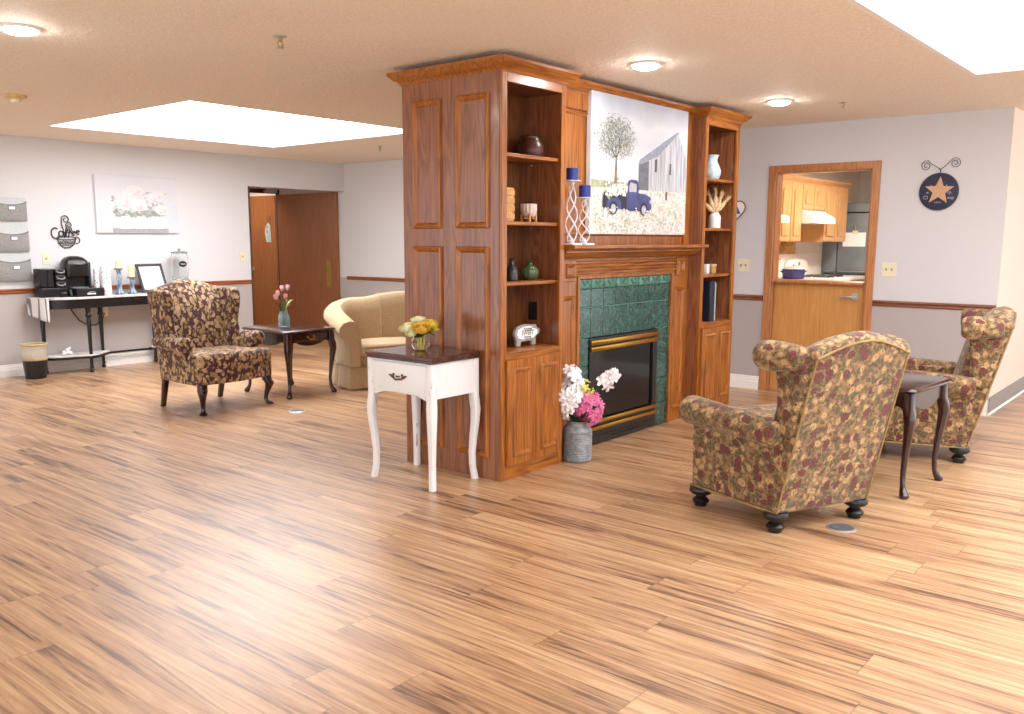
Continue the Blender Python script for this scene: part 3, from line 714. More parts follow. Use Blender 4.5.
# ------------------------------------------------------------------ furniture helpers
def sq(cx, cy, z, rx, ry, k=.5, n=12, ang=0):
    """superellipse ring"""
    out = []
    for i in range(n):
        t = 2*PI*i/n+ang; c, s_ = math.cos(t), math.sin(t)
        out.append((cx+rx*math.copysign(abs(c)**k, c), cy+ry*math.copysign(abs(s_)**k, s_), z))
    return out
def cabriole(b, x, y, dx, dy, h, s=1.0, sq_top=.026, foot=1.0, mi=0):
    """cabriole leg: square knee block, swept knee, slim ankle, pad foot; (dx,dy) points outward"""
    L = math.hypot(dx, dy); dx, dy = dx/L, dy/L
    prof = [(1, 0, sq_top, .4), (.86, .002, sq_top, .4), (.80, .012, sq_top*1.08, .6), (.72, .017, sq_top*1.02, .75), (.58, .010, sq_top*.82, .9), (.40, -.001, sq_top*.62, 1), (.22, -.008, sq_top*.50, 1), (.12, -.004, sq_top*.52, 1), (.07, .006, sq_top*.75, 1), (.035, .016, sq_top*.95, 1), (.012, .018, sq_top*.85, 1), (0, .016, sq_top*.6, 1)]
    b.loft([sq(x+dx*o*s, y+dy*o*s, h*f, r*(foot if f < .15 else 1), r*(foot if f < .15 else 1), k, 16) for f, o, r, k in prof], mi)
def scallop(x0, x1, zt, zb, n=24, dip=.03):
    """apron outline with a wavy lower edge, in (x,z)"""
    pts = [(x0, zt), (x0, zb)]
    for i in range(1, n):
        t = i/n; d = dip*(math.cos(2*PI*(t-.5))*.5+.5)*1.0 - dip*.55*(math.exp(-((t-.12)/.07)**2)+math.exp(-((t-.88)/.07)**2))
        pts.append((x0+(x1-x0)*t, zb-d+dip*.1))
    return pts+[(x1, zb), (x1, zt)]

# ------------------------------------------------------------------ rolled-wing armchairs in rose tapestry
def rolled_armchair(label, loc, rz):
    r = thing('armchair', label, 'armchair', loc, rz, 'rose tapestry armchairs facing the fireplace', world=False)
    F = M['rose_fabric']
    def ry(z): return .052+.225*(z-.1)/.9
    b = MB()
    b.hexa([(-.35, -.55, .105), (.35, -.55, .105), (.305, .0, .105), (-.305, .0, .105), (-.355, -.555, .40), (.355, -.555, .40), (.32, .05, .40), (-.32, .05, .40)])
    b.build('seat_base', F, r, bevel=.018, bseg=3)
    b = MB(); rings = []
    for i in range(15):
        s = -1+2*i/14; h = .925+.072*max(0, math.cos(s*PI*.5))**1.1
        w = lambda z: .303-.008*(z-.1)/.9
        ring = [(s*w(z), ry(z)+.004*(1-s*s), z) for z in (.105, .25, .42, .6, .78, h-.09, h-.035)]
        ring += [(s*w(h), ry(h)-.022, h-.006), (s*w(h), ry(h)-.07, h+.008), (s*w(h), ry(h)-.13, h-.008), (s*w(h), ry(h)-.175, h-.05)]
        ring += [(s*w(z)*.96, ry(z)-.19-.03*(1-s*s), z) for z in (.78, .6, .42, .25)] + [(s*w(.105), ry(.105)-.16, .105)]
        rings.append(ring)
    b.loft(rings); b.build('backrest', F, r, smooth=60, bevel=.012, bseg=2)
    # piping round the outside back
    pp = [(-.303, ry(.105)+.002, .108)]+[(-(.303-.008*(z-.1)/.9), ry(z)+.002, z) for z in (.3, .5, .7, .88)]
    top = []
    for i in range(15):
        s = -1+2*i/14; h = .925+.072*max(0, math.cos(s*PI*.5))**1.1; top.append((s*.297, ry(h-.03)+.004, h-.032))
    b = MB(); b.tube(pp+top+[(-x, y, z) for x, y, z in reversed(pp)], .0055, 6); b.tube([(-.353, -.553, .107), (-.305, .045, .107), (.305, .045, .107), (.353, -.553, .107)], .006, 6, closed=True); b.build('piping', M['piping'], r)
    for s in (-1, 1):
        b = MB()
        b.loft([[(s*xa, -.545, z) for xa, z in ((.27, .38), (.357, .38), (.362, .53), (.27, .56))], [(s*xa, .05, z) for xa, z in ((.26, .38), (.322, .38), (.33, .53), (.26, .56))]])
        A = b.build('arm', F, r, bevel=.015, bseg=2)
        b = MB(); cx, cz = .362, .525
        pth = [(-.575, .05), (-.572, .068), (-.56, .080), (-.54, .083), (-.4, .080), (-.2, .074), (-.02, .068), (.06, .062), (.075, .045)]
        b.loft([[(s*(cx-.02*(y+.55)/.6)+R*math.cos(2*PI*k/18), y, cz-.012*(y+.55)/.6+R*.95*math.sin(2*PI*k/18)) for k in range(18)] for y, R in pth]); b.build('arm_roll', F, A, smooth=60)
        b = MB()
        poly = [(.035, .50), (.03, .70), (.012, .84), (.03, .90), (ry(.92)-.05, .93), (ry(.80)-.02, .78), (ry(.6)-.02, .58), (ry(.5)-.02, .50)]
        b.loft([[(s*(.265+.01*(z-.5)), y, z) for y, z in poly], [(s*(.322+.03*(z-.5)), y, z) for y, z in poly]]); W = b.build('wing', F, r, bevel=.02, bseg=3)
        b = MB(); pth = [(-.035, .040), (-.03, .056), (-.012, .068), (.02, .074), (.08, .072), (.13, .066), (.17, .06), (.195, .05), (.205, .03)]
        b.loft([[(s*(.372-.055*max(0, y-.02)/.2)+R*1.05*math.cos(2*PI*k/18), y, .888+.0*(y/.2)+R*math.sin(2*PI*k/18)) for k in range(18)] for y, R in pth]); b.build('wing_roll', F, W, smooth=60)
    b = MB(); b.rbox(-.268, .268, -.58, -.03, .385, .515, .045, 4, puff=.025); b.build('seat_cushion', F, r, smooth=60)
    for (x, y) in ((-.32, -.50), (.32, -.50), (-.27, .015), (.27, .015)):
        b = MB(); b.lathe([(.030, 0), (.034, .006), (.034, .012), (.044, .022), (.046, .032), (.036, .044), (.026, .052), (.027, .060), (.05, .068), (.062, .08), (.064, .092), (.056, .106)], (x, y, 0), 20); b.build('foot', M['black_paint'], r)
    return r
th = math.atan2(.412, -.911)
AC1 = rolled_armchair('rose tapestry armchair in the foreground right, seen from behind beside floor outlet', (4.354+.03*.0, 1.551, 0), th)
th2 = math.atan2(-.22, -.97)
AC2 = rolled_armchair('rose tapestry armchair by the right wall corner, beyond the dark end table', (6.185+.275, 1.291+.075, 0), th2)

# ------------------------------------------------------------------ wingback chair
def wingback(loc, rz):
    r = thing('wingback_chair', 'burgundy and tan leaf-pattern wingback chair in front of the coffee table', 'armchair', loc, rz, world=False)
    F = M['leaf_fabric']
    b = MB(); rings = []
    for z, g in ((.245, -.01), (.26, 0), (.33, .004), (.385, 0)):
        front = [(-.375+.75*i/10, -.285-.06*math.cos((i/10-.5)*PI)-g*1.0, z) for i in range(11)]
        rings.append(front+[(.375, -.1, z), (.335, .30, z), (-.335, .30, z), (-.375, -.1, z)])
    b.loft(rings); b.build('seat_base', F, r, bevel=.01)
    b = MB(); rings = []
    for z, e in ((.372, -.02), (.385, 0), (.44, .008), (.475, -.004), (.49, -.03)):
        front = [(-.36-e*.5+(.72+e)*i/12, -.295-.06*math.cos((i/12-.5)*PI)-e, z+(.012*math.sin(i/12*PI) if z > .45 else 0)) for i in range(13)]
        rings.append(front+[(.36+e*.5, -.14, z), (.275, -.12, z), (.26, .22, z), (-.26, .22, z), (-.275, -.12, z), (-.36-e*.5, -.14, z)])
    b.loft(rings); b.build('seat_cushion', F, r, smooth=60)
    def ry(z): return .31+.13*(z-.25)/.8
    b = MB(); rings = []
    for i in range(15):
        s = -1+2*i/14; h = 1.005+.07*max(0, math.cos(s*PI*.5))**1.3; w = lambda z: .318+.028*(z-.3)/.75
        ring = [(s*w(z), ry(z), z) for z in (.25, .45, .65, .85, h-.06)]+[(s*w(h), ry(h)-.03, h-.008), (s*w(h), ry(h)-.075, h), (s*w(h), ry(h)-.115, h-.03)]
        ring += [(s*w(z), ry(z)-.14-.03*(1-s*s), z) for z in (.85, .65, .45)]+[(s*w(.25), ry(.25)-.1, .25)]
        rings.append(ring)
    b.loft(rings); b.build('backrest', F, r, smooth=60, bevel=.015)
    for s in (-1, 1):
        # wing: flaring forward and outward, scooped towards the arm
        b = MB(); rows = [(.56, .06, .0), (.62, .06, .0), (.70, .09, .004), (.80, .08, .009), (.90, .06, .012), (.975, .075, .012), (1.0, .13, .01)]
        rings = []
        for z, yf, fl in rows:
            xo = .328+.012*(z-.56)/.43; yb = ry(z)-.02
            rings.append([(s*(xo-.065), yb, z), (s*(xo-.06+fl), (yb+yf)/2, z), (s*(xo-.05+fl), yf+.03, z), (s*(xo-.02+fl), yf, z), (s*(xo+.012+fl), yf+.02, z), (s*(xo+.015+fl*.6), (yb+yf)/2, z), (s*(xo+.01), yb, z)])
        b.loft(rings); b.build('wing', F, r, smooth=60, bevel=.015)
        b = MB(); b.hexa([(s*.29, -.125, .36), (s*.372, -.125, .36), (s*.345, .3, .36), (s*.27, .3, .36), (s*.29, -.125, .56), (s*.375, -.125, .56), (s*.35, .3, .58), (s*.27, .3, .58)]); A = b.build('arm', F, r, bevel=.015)
        b = MB(); pth = [(-.165, .035), (-.16, .05), (-.145, .06), (-.12, .063), (0, .058), (.15, .05), (.28, .045), (.32, .03)]
        b.loft([[(s*(.35+R*.25)+R*1.05*math.cos(2*PI*k/16), y, .568+R*math.sin(2*PI*k/16)) for k in range(16)] for y, R in pth]); b.build('arm_roll', F, A, smooth=60)
        b = MB(); cabriole(b, s*.325, -.27, s*.55, -.8, .25, 1.5, .034, 1.0); b.build('leg', M['cherry'], r)
        b = MB(); b.loft([sq(s*.29, .29+.06*(1-t), .25*t, .018+.007*t, .02+.007*t, .35, 12) for t in (0, .3, .7, 1)]); b.build('leg', M['cherry'], r)
    return r
wingback((4.205, 6.70, 0), .06)

# ------------------------------------------------------------------ dark side tables
def side_table(label, loc, rz, w, d, h, drawer, group=None):
    r = thing('side_table', label, 'side table', loc, rz, group, world=False)
    D = M['cherry']
    b = MB(); pr = [(-.02, 0), (-.004, .004), (.004, .012), (0, .02), (-.006, .024), (-.012, .028)]
    b.loft([sq(0, 0, h-.028+z, w/2+e, d/2+e, .16, 40) for e, z in pr]); b.build('tabletop', D, r, smooth=30)
    iw, idp = w/2-.05, d/2-.05
    for (x0, x1, y, nm) in ((-iw, iw, -idp, 'front'), (-iw, iw, idp, 'back')):
        b = MB(); b.prism(scallop(x0+.02, x1-.02, h-.03, h-.125), 'xz', y-.009, y+.009); a = b.build('apron', D, r, bevel=.002)
        if drawer and y < 0:
            b = MB(); b.rbox(x0+.05, x1-.05, y-.018, y-.0095, h-.115, h-.042, .006, 2); dr = b.build('drawer', D, r)
            b = MB(); b.tube([(-.035, y-.02, h-.07), (-.037, y-.04, h-.075), (-.02, y-.045, h-.092), (0, y-.044, h-.088), (.02, y-.045, h-.092), (.037, y-.04, h-.075), (.035, y-.02, h-.07)], .005, 8)
            b.sphere((-.035, y-.021, h-.068), (.012, .004, .012)); b.sphere((.035, y-.021, h-.068), (.012, .004, .012)); b.build('drawer_pull', M['brass'], dr)
    for x in (-iw, iw):
        b = MB(); b.prism([(p, q) for p, q in scallop(-idp+.02, idp-.02, h-.03, h-.125)], 'yz', x-.009, x+.009); b.build('apron', D, r, bevel=.002)
    for sx in (-1, 1):
        for sy in (-1, 1):
            b = MB(); cabriole(b, sx*(iw-.002), sy*(idp-.002), sx*.7, sy*.7, h-.029, 1.35, .03, .95); b.build('leg', D, r)
    return r
side_table('dark cherry side table with brass drawer pull between wingback chair and tan sofa', (5.05, 6.79, 0), 0, .585, .72, .615, True)
side_table('dark cherry end table standing between the two rose tapestry armchairs', (5.405, 1.585, 0), -.085, .61, .64, .625, False)

# ------------------------------------------------------------------ tan sofa
def sofa(loc, rz):
    r = thing('sofa', 'tan sofa with pleated skirt, half hidden behind the near bookcase', 'sofa', loc, rz, world=False)
    F = M['tan_fabric']; L = 1.62; DP = .76   # local x 0..L, front y=0, back y=DP
    def outline(e, R=.36):
        pts = [(-e, .02-e), (L+e, .02-e)]
        pts += [(L-R+(R+e)*math.cos(PI/2*k/8), DP-R+(R+e)*math.sin(PI/2*k/8)) for k in range(9)]
        pts += [(R-(R+e)*math.sin(PI/2*k/8), DP-R+(R+e)*math.cos(PI/2*k/8)) for k in range(9)]
        return pts
    b = MB(); b.loft([[(x, y, z) for x, y in outline(-.03)] for z in (.03, .06, .29, .305)]); b.build('seat_base', F, r, bevel=.01)
    # skirt with kick pleats
    b = MB(); loop = outline(0); per = []
    for i in range(len(loop)):
        a, c = Vector(loop[i]), Vector(loop[(i+1) % len(loop)]); d = (c-a); nrm = Vector((d.y, -d.x)).normalized()
        n = max(1, int(d.length/.03))
        for k in range(n):
            t = k/n; s_ = t*d.length; fold = 0
            if d.length > .2:
                for pos in ((.14, d.length-.14, d.length/2) if d.length > 1 else (.06, d.length-.06)):
                    if abs(s_-pos) < .022: fold = -.022*(1-abs(s_-pos)/.022)
            per.append((a+d*t, nrm, fold))
    b.loft([[(p.x+n_.x*(o+f*k), p.y+n_.y*(o+f*k), z) for p, n_, f in per] for z, o, k in ((.012, .022, 1.4), (.1, .014, 1.2), (.19, .006, .8), (.212, .002, .2), (.215, -.02, 0))], cap=False)
    b.build('skirt', F, r, smooth=50)
    b = MB(); b.tube([(x, y, .216) for x, y in outline(.003)], .006, 6, closed=True); b.build('skirt_piping', F, r)
    # arm-and-back shell swept along a plan path from the left arm front round the back to the right arm
    path = []
    for t in (0, .12, .25, .35): path.append((.0+.0*t, .02+t*.95, .655+.25*t))
    for k in range(1, 6):
        a = PI-PI/2*k/6; path.append((.32+.32*math.cos(a), .38+.275*math.sin(a), .745+.10*math.sin((PI-a))))
    for t in (.0, .2, .4, .5): path.append((.42+(L-.84)*t, .645+.01*math.sin(t*PI), .845+.045*math.sin(min(1, t*2.2)*PI/2)))
    path += [(L-x, y, z) for x, y, z in reversed(path[:-1])]
    rings = []
    for i, (x, y, h) in enumerate(path):
        p0 = Vector(path[max(0, i-1)][:2]); p1 = Vector(path[min(len(path)-1, i+1)][:2]); d = (p1-p0).normalized(); o = Vector((-d.y, d.x))  # outward (left of travel)
        sec = [(-.10, .25), (-.115, .40), (-.105, h-.14), (-.10, h-.06), (-.065, h-.012), (-.01, h), (.055, h-.018), (.095, h-.06), (.10, h-.105), (.07, h-.15), (.02, h-.19), (.0, .33), (-.01, .22), (-.05, .2)]
        rings.append([(x+o.x*a, y+o.y*a, z) for a, z in sec])
    b.loft(rings); b.build('arm_and_back', F, r, smooth=60, bevel=.012)
    for x in (.0, L):
        b = MB(); s = 1 if x < 1 else -1
        prof = [(.11, .22), (.115, .40), (.105, .5), (.10, .59), (.065, .645), (.0, .657), (-.06, .64), (-.098, .595), (-.10, .545), (-.06, .505), (-.012, .46), (.005, .22)]
        b.prism([(x+s*a, z) for a, z in prof], 'xz', .002, .04); A = b.build('arm_front', F, r, bevel=.012, bseg=3)
        b = MB(); b.tube([(x+s*a, .003, z) for a, z in prof[1:-1]], .006, 6); b.build('front_piping', F, A)
    b = MB(); b.rbox(.11, L/2-.004, -.01, .54, .305, .43, .035, 4, puff=.02); b.build('seat_cushion', F, r, smooth=60)
    b = MB(); b.rbox(L/2+.004, L-.11, -.01, .54, .305, .43, .035, 4, puff=.02); b.build('seat_cushion', F, r, smooth=60)
    for xa in (.55, L-.55):
        pts = [(xa, .535, .42), (xa, .537, .6), (xa, .546, .78), (xa, .556, .83), (xa, .59, .872), (xa, .645, .882)]
        b = MB(); b.tube(pts, .007, 6); b.build('back_seam', F, r)
    for (x, y) in ((.08, .1), (L-.08, .1), (.08, DP-.1), (L-.08, DP-.1)):
        b = MB(); b.lathe([(.02, 0), (.026, .035)], (x, y, 0), 12); b.build('foot', M['black_paint'], r)
    return r
sofa((5.45, 6.39, 0), -.34)

# ------------------------------------------------------------------ white distressed table
r = thing('accent_table', 'distressed white table with dark wood top against the bookcase side panel', 'side table', (3.705, 3.686, 0))
x0, x1, y0, y1, ht = 3.505, 3.90, 3.425, 3.948, .775
b = MB()
def wavy(e, z):
    pts = []
    cs = [(x0-.026-e, y0-.022-e), (x1+.001+e, y0-.022-e), (x1+.001+e, y1+.0+e), (x0-.026-e, y1+.0+e)]
    for i in range(4):
        a, c = Vector(cs[i]), Vector(cs[(i+1) % 4]); nrm = Vector(((c-a).y, -(c-a).x)).normalized()
        for k in range(10):
            t = k/10; w = -.008*math.exp(-((t-.5)/.18)**2)*1 + .006*math.sin(t*PI)
            q = a.lerp(c, .02+.96*t)+nrm*w; pts.append((q.x, q.y, z))
    return pts
b.loft([wavy(-.016, ht-.04), wavy(-.004, ht-.036), wavy(-.004, ht-.022), wavy(.003, ht-.018), wavy(.003, ht-.006), wavy(-.004, ht)]); b.build('tabletop', M['walnut_top'], r, smooth=30)
DW = M['dist_white']
b = MB(); zb, zt = ht-.245, ht-.041
b.prism([(y0+.03, zt), (y0+.03, zb-.005), (y0+.05, zb-.01), (y0+.12, zb+.012), ((y0+y1)/2, zb+.016), (y1-.12, zb+.012), (y1-.05, zb-.01), (y1-.03, zb-.005), (y1-.03, zt)], 'yz', x0+.004, x0+.018); b.build('apron', DW, r, bevel=.002)
for (xa, xb, ya, yc) in ((x1-.018, x1-.004, y0+.03, y1-.03), (x0+.03, x1-.03, y0+.004, y0+.018), (x0+.03, x1-.03, y1-.018, y1-.004)):
    b = MB(); b.box(xa, xb, ya, yc, zb, zt); b.build('apron', DW, r, bevel=.002)
b = MB(); b.rbox(x0-.008, x0+.0035, y0+.04, y1-.04, zb+.022, zt-.012, .004, 2); dr = b.build('drawer', DW, r)
hy, hz = (y0+y1)/2, (zb+zt)/2+.01
b = MB(); b.tube([(x0-.012, hy+s_*.05, hz+c) if s_ else (x0-.03, hy, hz+c) for s_, c in ((-1, 0), (-.6, -.012), (0, -.014), (.6, -.012), (1, 0))], .0055, 8)
for s_ in (-1, 1):
    b.sphere((x0-.011, hy+s_*.045, hz), (.006, .016, .009)); b.sphere((x0-.011, hy+s_*.062, hz+.006), (.004, .012, .006)); b.sphere((x0-.011, hy+s_*.035, hz+.012), (.004, .01, .007))
b.sphere((x0-.012, hy, hz+.002), (.005, .02, .005)); b.build('drawer_pull', plain('antique_bronze', (112, 84, 58), .4, .7), dr)
for (x, y, sx, sy) in ((x0, y0, -1, -1), (x0, y1, -1, 1), (x1, y0, 1, -1), (x1, y1, 1, 1)):
    b = MB(); prof = [(1, 0, .024), (.70, 0, .024), (.66, .002, .025), (.58, .006, .024), (.48, .004, .0215), (.36, -.002, .019), (.22, -.007, .017), (.10, -.005, .0165), (.03, .001, .017), (0, .003, .017)]
    H_ = ht-.042
    b.loft([sq(x-sx*.018+sx*o*1.2, y-sy*.018+sy*o*1.2, H_*f, q, q, .3, 16) for f, o, q in prof]); b.build('leg', DW, r, smooth=50)

# ------------------------------------------------------------------ flowers
def petal_cup(b, c, r, h, n, mi, open_=.3, rot=0, up=Vector((0, 0, 1)), wav=.0):
    """ring of n overlapping petals around axis up"""
    q = Vector((0, 0, 1)).rotation_difference(up.normalized())
    for k in range(n):
        a = rot+2*PI*k/n; wd = PI/n*1.35; nu, nv = 5, 5; vs = []
        for j in range(nv):
            t = j/(nv-1)
            for i in range(nu):
                u = -1+2*i/(nu-1); ang = a+u*wd*(math.sin((t*.75+.25)*PI*.62))
                rr = r*(math.sin(t*PI*.5)**.7)*(1+open_*t*t)+wav*u*u*t
                zz = h*(t**1.15)*(1-.12*u*u*t)
                p = q @ Vector((rr*math.cos(ang), rr*math.sin(ang), zz)); vs.append((c[0]+p.x, c[1]+p.y, c[2]+p.z))
        b.add(vs, [(j*nu+i, j*nu+i+1, (j+1)*nu+i+1, (j+1)*nu+i) for j in range(nv-1) for i in range(nu-1)], mi)
def leafblade(b, p0, p1, w, bend=(0, 0, 0), mi=0, n=7):
    P0, P1 = Vector(p0), Vector(p1); d = P1-P0; s_ = d.cross(Vector((0, 0, 1)))
    if s_.length < 1e-4: s_ = Vector((1, 0, 0))
    s_.normalize(); vs = []
    for i in range(n):
        t = i/(n-1); c = P0+d*t+Vector(bend)*math.sin(t*PI); ww = w*math.sin(PI*min(1, t*.9+.08))**.8; up = Vector((0, 0, 1))*ww*.3
        vs += [tuple(c-s_*ww+up), tuple(c), tuple(c+s_*ww+up)]
    b.add(vs, [(i*3+k, i*3+k+1, (i+1)*3+k+1, (i+1)*3+k) for i in range(n-1) for k in (0, 1)], mi)

# tulips in a blue jar on the cherry side table
JX, JY, JZ = 5.01, 6.80, .6152
o = MB().lathe([(.046, 0), (.051, .004), (.052, .02), (.052, .095), (.046, .112), (.034, .124), (.034, .148), (.031, .148), (.031, .124), (.043, .11), (.049, .094), (.049, .02), (.044, .008), (.002, .007)], (JX, JY, JZ), 28, cap=True)
jar = tag(o.build('glass_jar', M['blue_glass'], org=(JX, JY, JZ)), 'blue-tinted glass jar of pink tulips on the cherry side table', 'jar')
b = MB()
for z in (.13, .138, .146): b.tube([(JX+.036*math.cos(2*PI*k/24), JY+.036*math.sin(2*PI*k/24), JZ+z) for k in range(24)], .002, 5, closed=True)
b.build('screw_thread', M['blue_glass'], jar)
random.seed(5)
tl = [(-.075, -.01, .255, 'palepink', 'pale pink tulip leaning furthest left in the blue jar'), (-.035, .02, .285, 'palepink', 'pink tulip left of the tallest pair in the blue jar'), (.0, -.03, .255, 'pink2', 'deeper pink tulip low in front of the blue jar bunch'), (.005, .02, .33, 'palepink', 'tall pink tulip in the middle of the blue jar'), (.05, .0, .335, 'palepink', 'tallest pink tulip leaning right in the blue jar')]
M['pink2'] = plain('rose_pink_petal', (238, 160, 170), .6, var=.1, scale=60)
for dx, dy, hz, mk, lab in tl:
    t = thing('tulip', lab, 'flower', (JX+dx*.15, JY+dy*.15, JZ+.01), 0, 'pink tulips in the blue jar')
    a = Vector((JX+dx*.15, JY+dy*.15, JZ+.01)); m_ = Vector((JX+dx*.3, JY+dy*.3, JZ+.15)); e = Vector((JX+dx, JY+dy, JZ+hz))
    b = MB(); b.tube([a, a.lerp(m_, .5), m_, m_.lerp(e, .55)+Vector((0, 0, .01)), e], .0035, 6); b.build('stem', M['green_leaf'], t)
    b = MB(); up = (e-m_).normalized()
    petal_cup(b, e, .026, .052, 3, 0, -.25, 0, up); petal_cup(b, e, .022, .056, 3, 0, -.3, PI/3, up); b.build('blossom', M[mk], t, recalc=False)
    b = MB(); g = Vector((dx+random.uniform(-.03, .03), dy, 0)); leafblade(b, m_, m_+Vector((g.x*1.2+.03*math.copysign(1, dx), g.y, .10)), .009, (0, 0, .02)); b.build('leaf', M['green_leaf'], t, recalc=False)
for q, (ax, az) in enumerate(((.10, .25), (.09, .2))):
    b = MB(); leafblade(b, (JX, JY, JZ+.12), (JX+ax, JY, JZ+az), .009, (0, 0, .03)); leafblade(b, (JX+.01, JY, JZ+.12), (JX+ax*.4, JY-.01, JZ+az-.03), .012)
    tag(b.build('grass_blade', M['yelgreen'], org=(JX, JY, JZ+.12), recalc=False), ('upper' if q == 0 else 'lower')+' thin green blade arching right out of the blue jar', 'leaf')

# roses in a glass bowl on the white table
BX, BY, BZ = 3.70, 3.70, .7755
prof = [(.02, 0), (.038, .003), (.052, .018), (.059, .04), (.056, .062), (.045, .078), (.043, .084), (.0405, .083), (.0425, .077), (.053, .061), (.056, .04), (.049, .02), (.036, .007), (.003, .005)]
bowl = MB().lathe(prof, (BX, BY, BZ), 32).build('glass_bowl', M['glass'], org=(BX, BY, BZ)); tag(bowl, 'round clear glass bowl holding yellow roses on the white table', 'vase')
b = MB(); b.lathe([(.003, .0062), (.035, .0085), (.0475, .021), (.0545, .04), (.053, .05), (.003, .05)], (BX, BY, BZ), 28); b.build('water', M['water'], bowl)
UX, UY = .64, -.769   # image-right direction in plan
def at(u, d, z): return (BX+UX*u+.769*d, BY+UY*u+.64*d, BZ+z)
rs = [(-.085, -.01, .135, .046, 'cream', 'pale cream rose at far left of the glass bowl'), (-.02, .04, .175, .042, 'cream', 'cream rose at the top back of the glass bowl'), (.012, -.05, .135, .048, 'apricot', 'deep apricot rose in front centre of the glass bowl'),
      (.065, .01, .155, .044, 'yellow', 'golden yellow rose at right of the glass bowl'), (-.05, .03, .165, .026, 'yellow', 'small yellow bloom between the two cream roses'), (-.055, -.06, .118, .034, 'cream', 'cream rose low at front left of the glass bowl'), (.08, .04, .13, .034, 'apricot', 'small apricot rose behind the golden one at right')]
for u, d, z, rad, mk, lab in [(a*.8, b_, c_-.012, e*1.0, f, g) for a, b_, c_, e, f, g in rs]:
    c = Vector(at(u, d, z)); base = Vector(at(u*.2, d*.2, .012)); t = thing('rose', lab, 'flower', tuple(base), 0, 'roses in the glass bowl')
    b = MB(); nk = Vector(at(u*.4, d*.4, .085)); b.tube([base, base.lerp(nk, .6), nk, c-(c-nk).normalized()*.005], .003, 6); b.build('stem', M['yelgreen'], t)
    c = c-Vector((0, 0, .016)); up = Vector((UX*u*4+.769*(d-.05)*5, UY*u*4+.64*(d-.05)*5, .9)).normalized()
    b = MB()
    for k, (rr, hh, n, op) in enumerate(((.2, 1.0, 3, -.3), (.4, 1.0, 3, -.2), (.6, .98, 4, -.1), (.82, .9, 5, .0), (1.0, .78, 5, .12))):
        petal_cup(b, c, rad*rr, rad*hh*1.25, n, 0, op, k*1.1, up, rad*.05)
    b.build('blossom', M[mk], t, recalc=False)
random.seed(9)
lv = []
for k in range(16):
    a = 2*PI*k/16+random.uniform(-.2, .2); l = random.uniform(.07, .12); z = random.uniform(.07, .13)
    lv.append((a, l, z))
for q, (nm, mk, sel, lab) in enumerate((('leaf_sprig', 'dkgreen', 0, 'dark green leaves tucked under the yellow roses'), ('eucalyptus_sprig', 'blue_leaf', 1, 'grey-green eucalyptus leaves over the left rim of the bowl'))):
    b = MB()
    for a, l, z in lv:
        du = math.cos(a)
        if (sel == 1) != (du < -.35): continue
        leafblade(b, at(0, 0, .085), at(du*l, math.sin(a)*l, z), .02, (0, 0, .02))
    for k in range(5): leafblade(b, at(random.uniform(-.03, .03), random.uniform(-.04, 0), .08), at(random.uniform(-.04, .04)-.05*sel, -.07, random.uniform(.09, .12)), .016)
    tag(b.build(nm, M[mk], org=at(0, 0, .085), recalc=False), lab, 'leaves')

# milk can with flowers on the hearth side
CX, CY = 4.65, 3.225
can = thing('milk_can', 'galvanised ribbed milk can of flowers standing by the fireplace', 'vase', (CX, CY, 0))
b = MB(); pr = [(.090, 0), (.094, .004)]
for k in range(16):
    z = .012+k*.0112; pr += [(.094, z), (.0985, z+.0045), (.094, z+.009)]
pr += [(.097, .196), (.095, .206), (.086, .224), (.073, .238), (.069, .244), (.068, .256), (.072, .262), (.076, .267), (.073, .269), (.062, .264), (.062, .15), (.004, .15)]
b.lathe(pr, (CX, CY, 0), 40); b.build('body', M['galv'], can, smooth=50)
def cat(u, d, z): return Vector((CX+UX*u+.769*d, CY+UY*u+.64*d, z))
def floret(b, c, nrm, r, mi=0, n=5, mc=None):
    q = Vector((0, 0, 1)).rotation_difference(nrm.normalized()); a0 = random.uniform(0, 2)
    for k in range(n):
        a = a0+2*PI*k/n; vs = []
        for (rr, aa, z) in ((0, 0, 0), (.55, -.5, .12), (1, -.22, .22), (1.05, 0, .18), (1, .22, .22), (.55, .5, .12)):
            p = q @ Vector((r*rr*math.cos(a+aa), r*rr*math.sin(a+aa), r*z)); vs.append(tuple(Vector(c)+p))
        b.add(vs, [(0, 1, 2, 3), (0, 3, 4, 5)], mi)
def spray(label, tip, spread, n, fr, mat, name='flower_spray', bend=.0, elong=1.0, stemm='green_leaf', along=.5):
    base = cat(0, 0, .153); t = thing(name, label, 'flower', tuple(base), 0, 'artificial flowers in the milk can')
    tip = (tip[0]*1.12, tip[1], tip[2]-.145 if tip[2] > .45 else tip[2]-.10); T = cat(*tip); nk = cat(tip[0]*.12, tip[1]*.12, .265); mid = nk.lerp(T, .5)+Vector((0, 0, bend))
    b = MB(); b.tube([base, nk, mid, T], .0035, 6)
    bl = MB()
    for i in range(n):
        k = random.uniform(0, 1); ctr = mid.lerp(T, 1-along+along*1.05*k) if along < 1 else nk.lerp(T, k)
        d = Vector((random.gauss(0, 1), random.gauss(0, 1), random.gauss(.1, 1))).normalized()
        c = ctr+d*spread*random.uniform(.6, 1)*(1.15-.5*k*(elong > 1))
        floret(bl, c, d+Vector((-.4, -.3, .15)), fr*random.uniform(.8, 1.15))
        b.tube([ctr, c], .0014, 4)
    b.build('stem', M[stemm], t); bl.build('blossom', M[mat], t, recalc=False)
random.seed(21)
spray('white blossom spray rising tallest at left of the milk can', (-.045, -.04, .73), .066, 46, .043, 'whitepetal', elong=1.4, along=.75)
spray('white blossom spray leaning out left over the milk can rim', (-.065, -.085, .60), .066, 42, .043, 'whitepetal', along=.8)
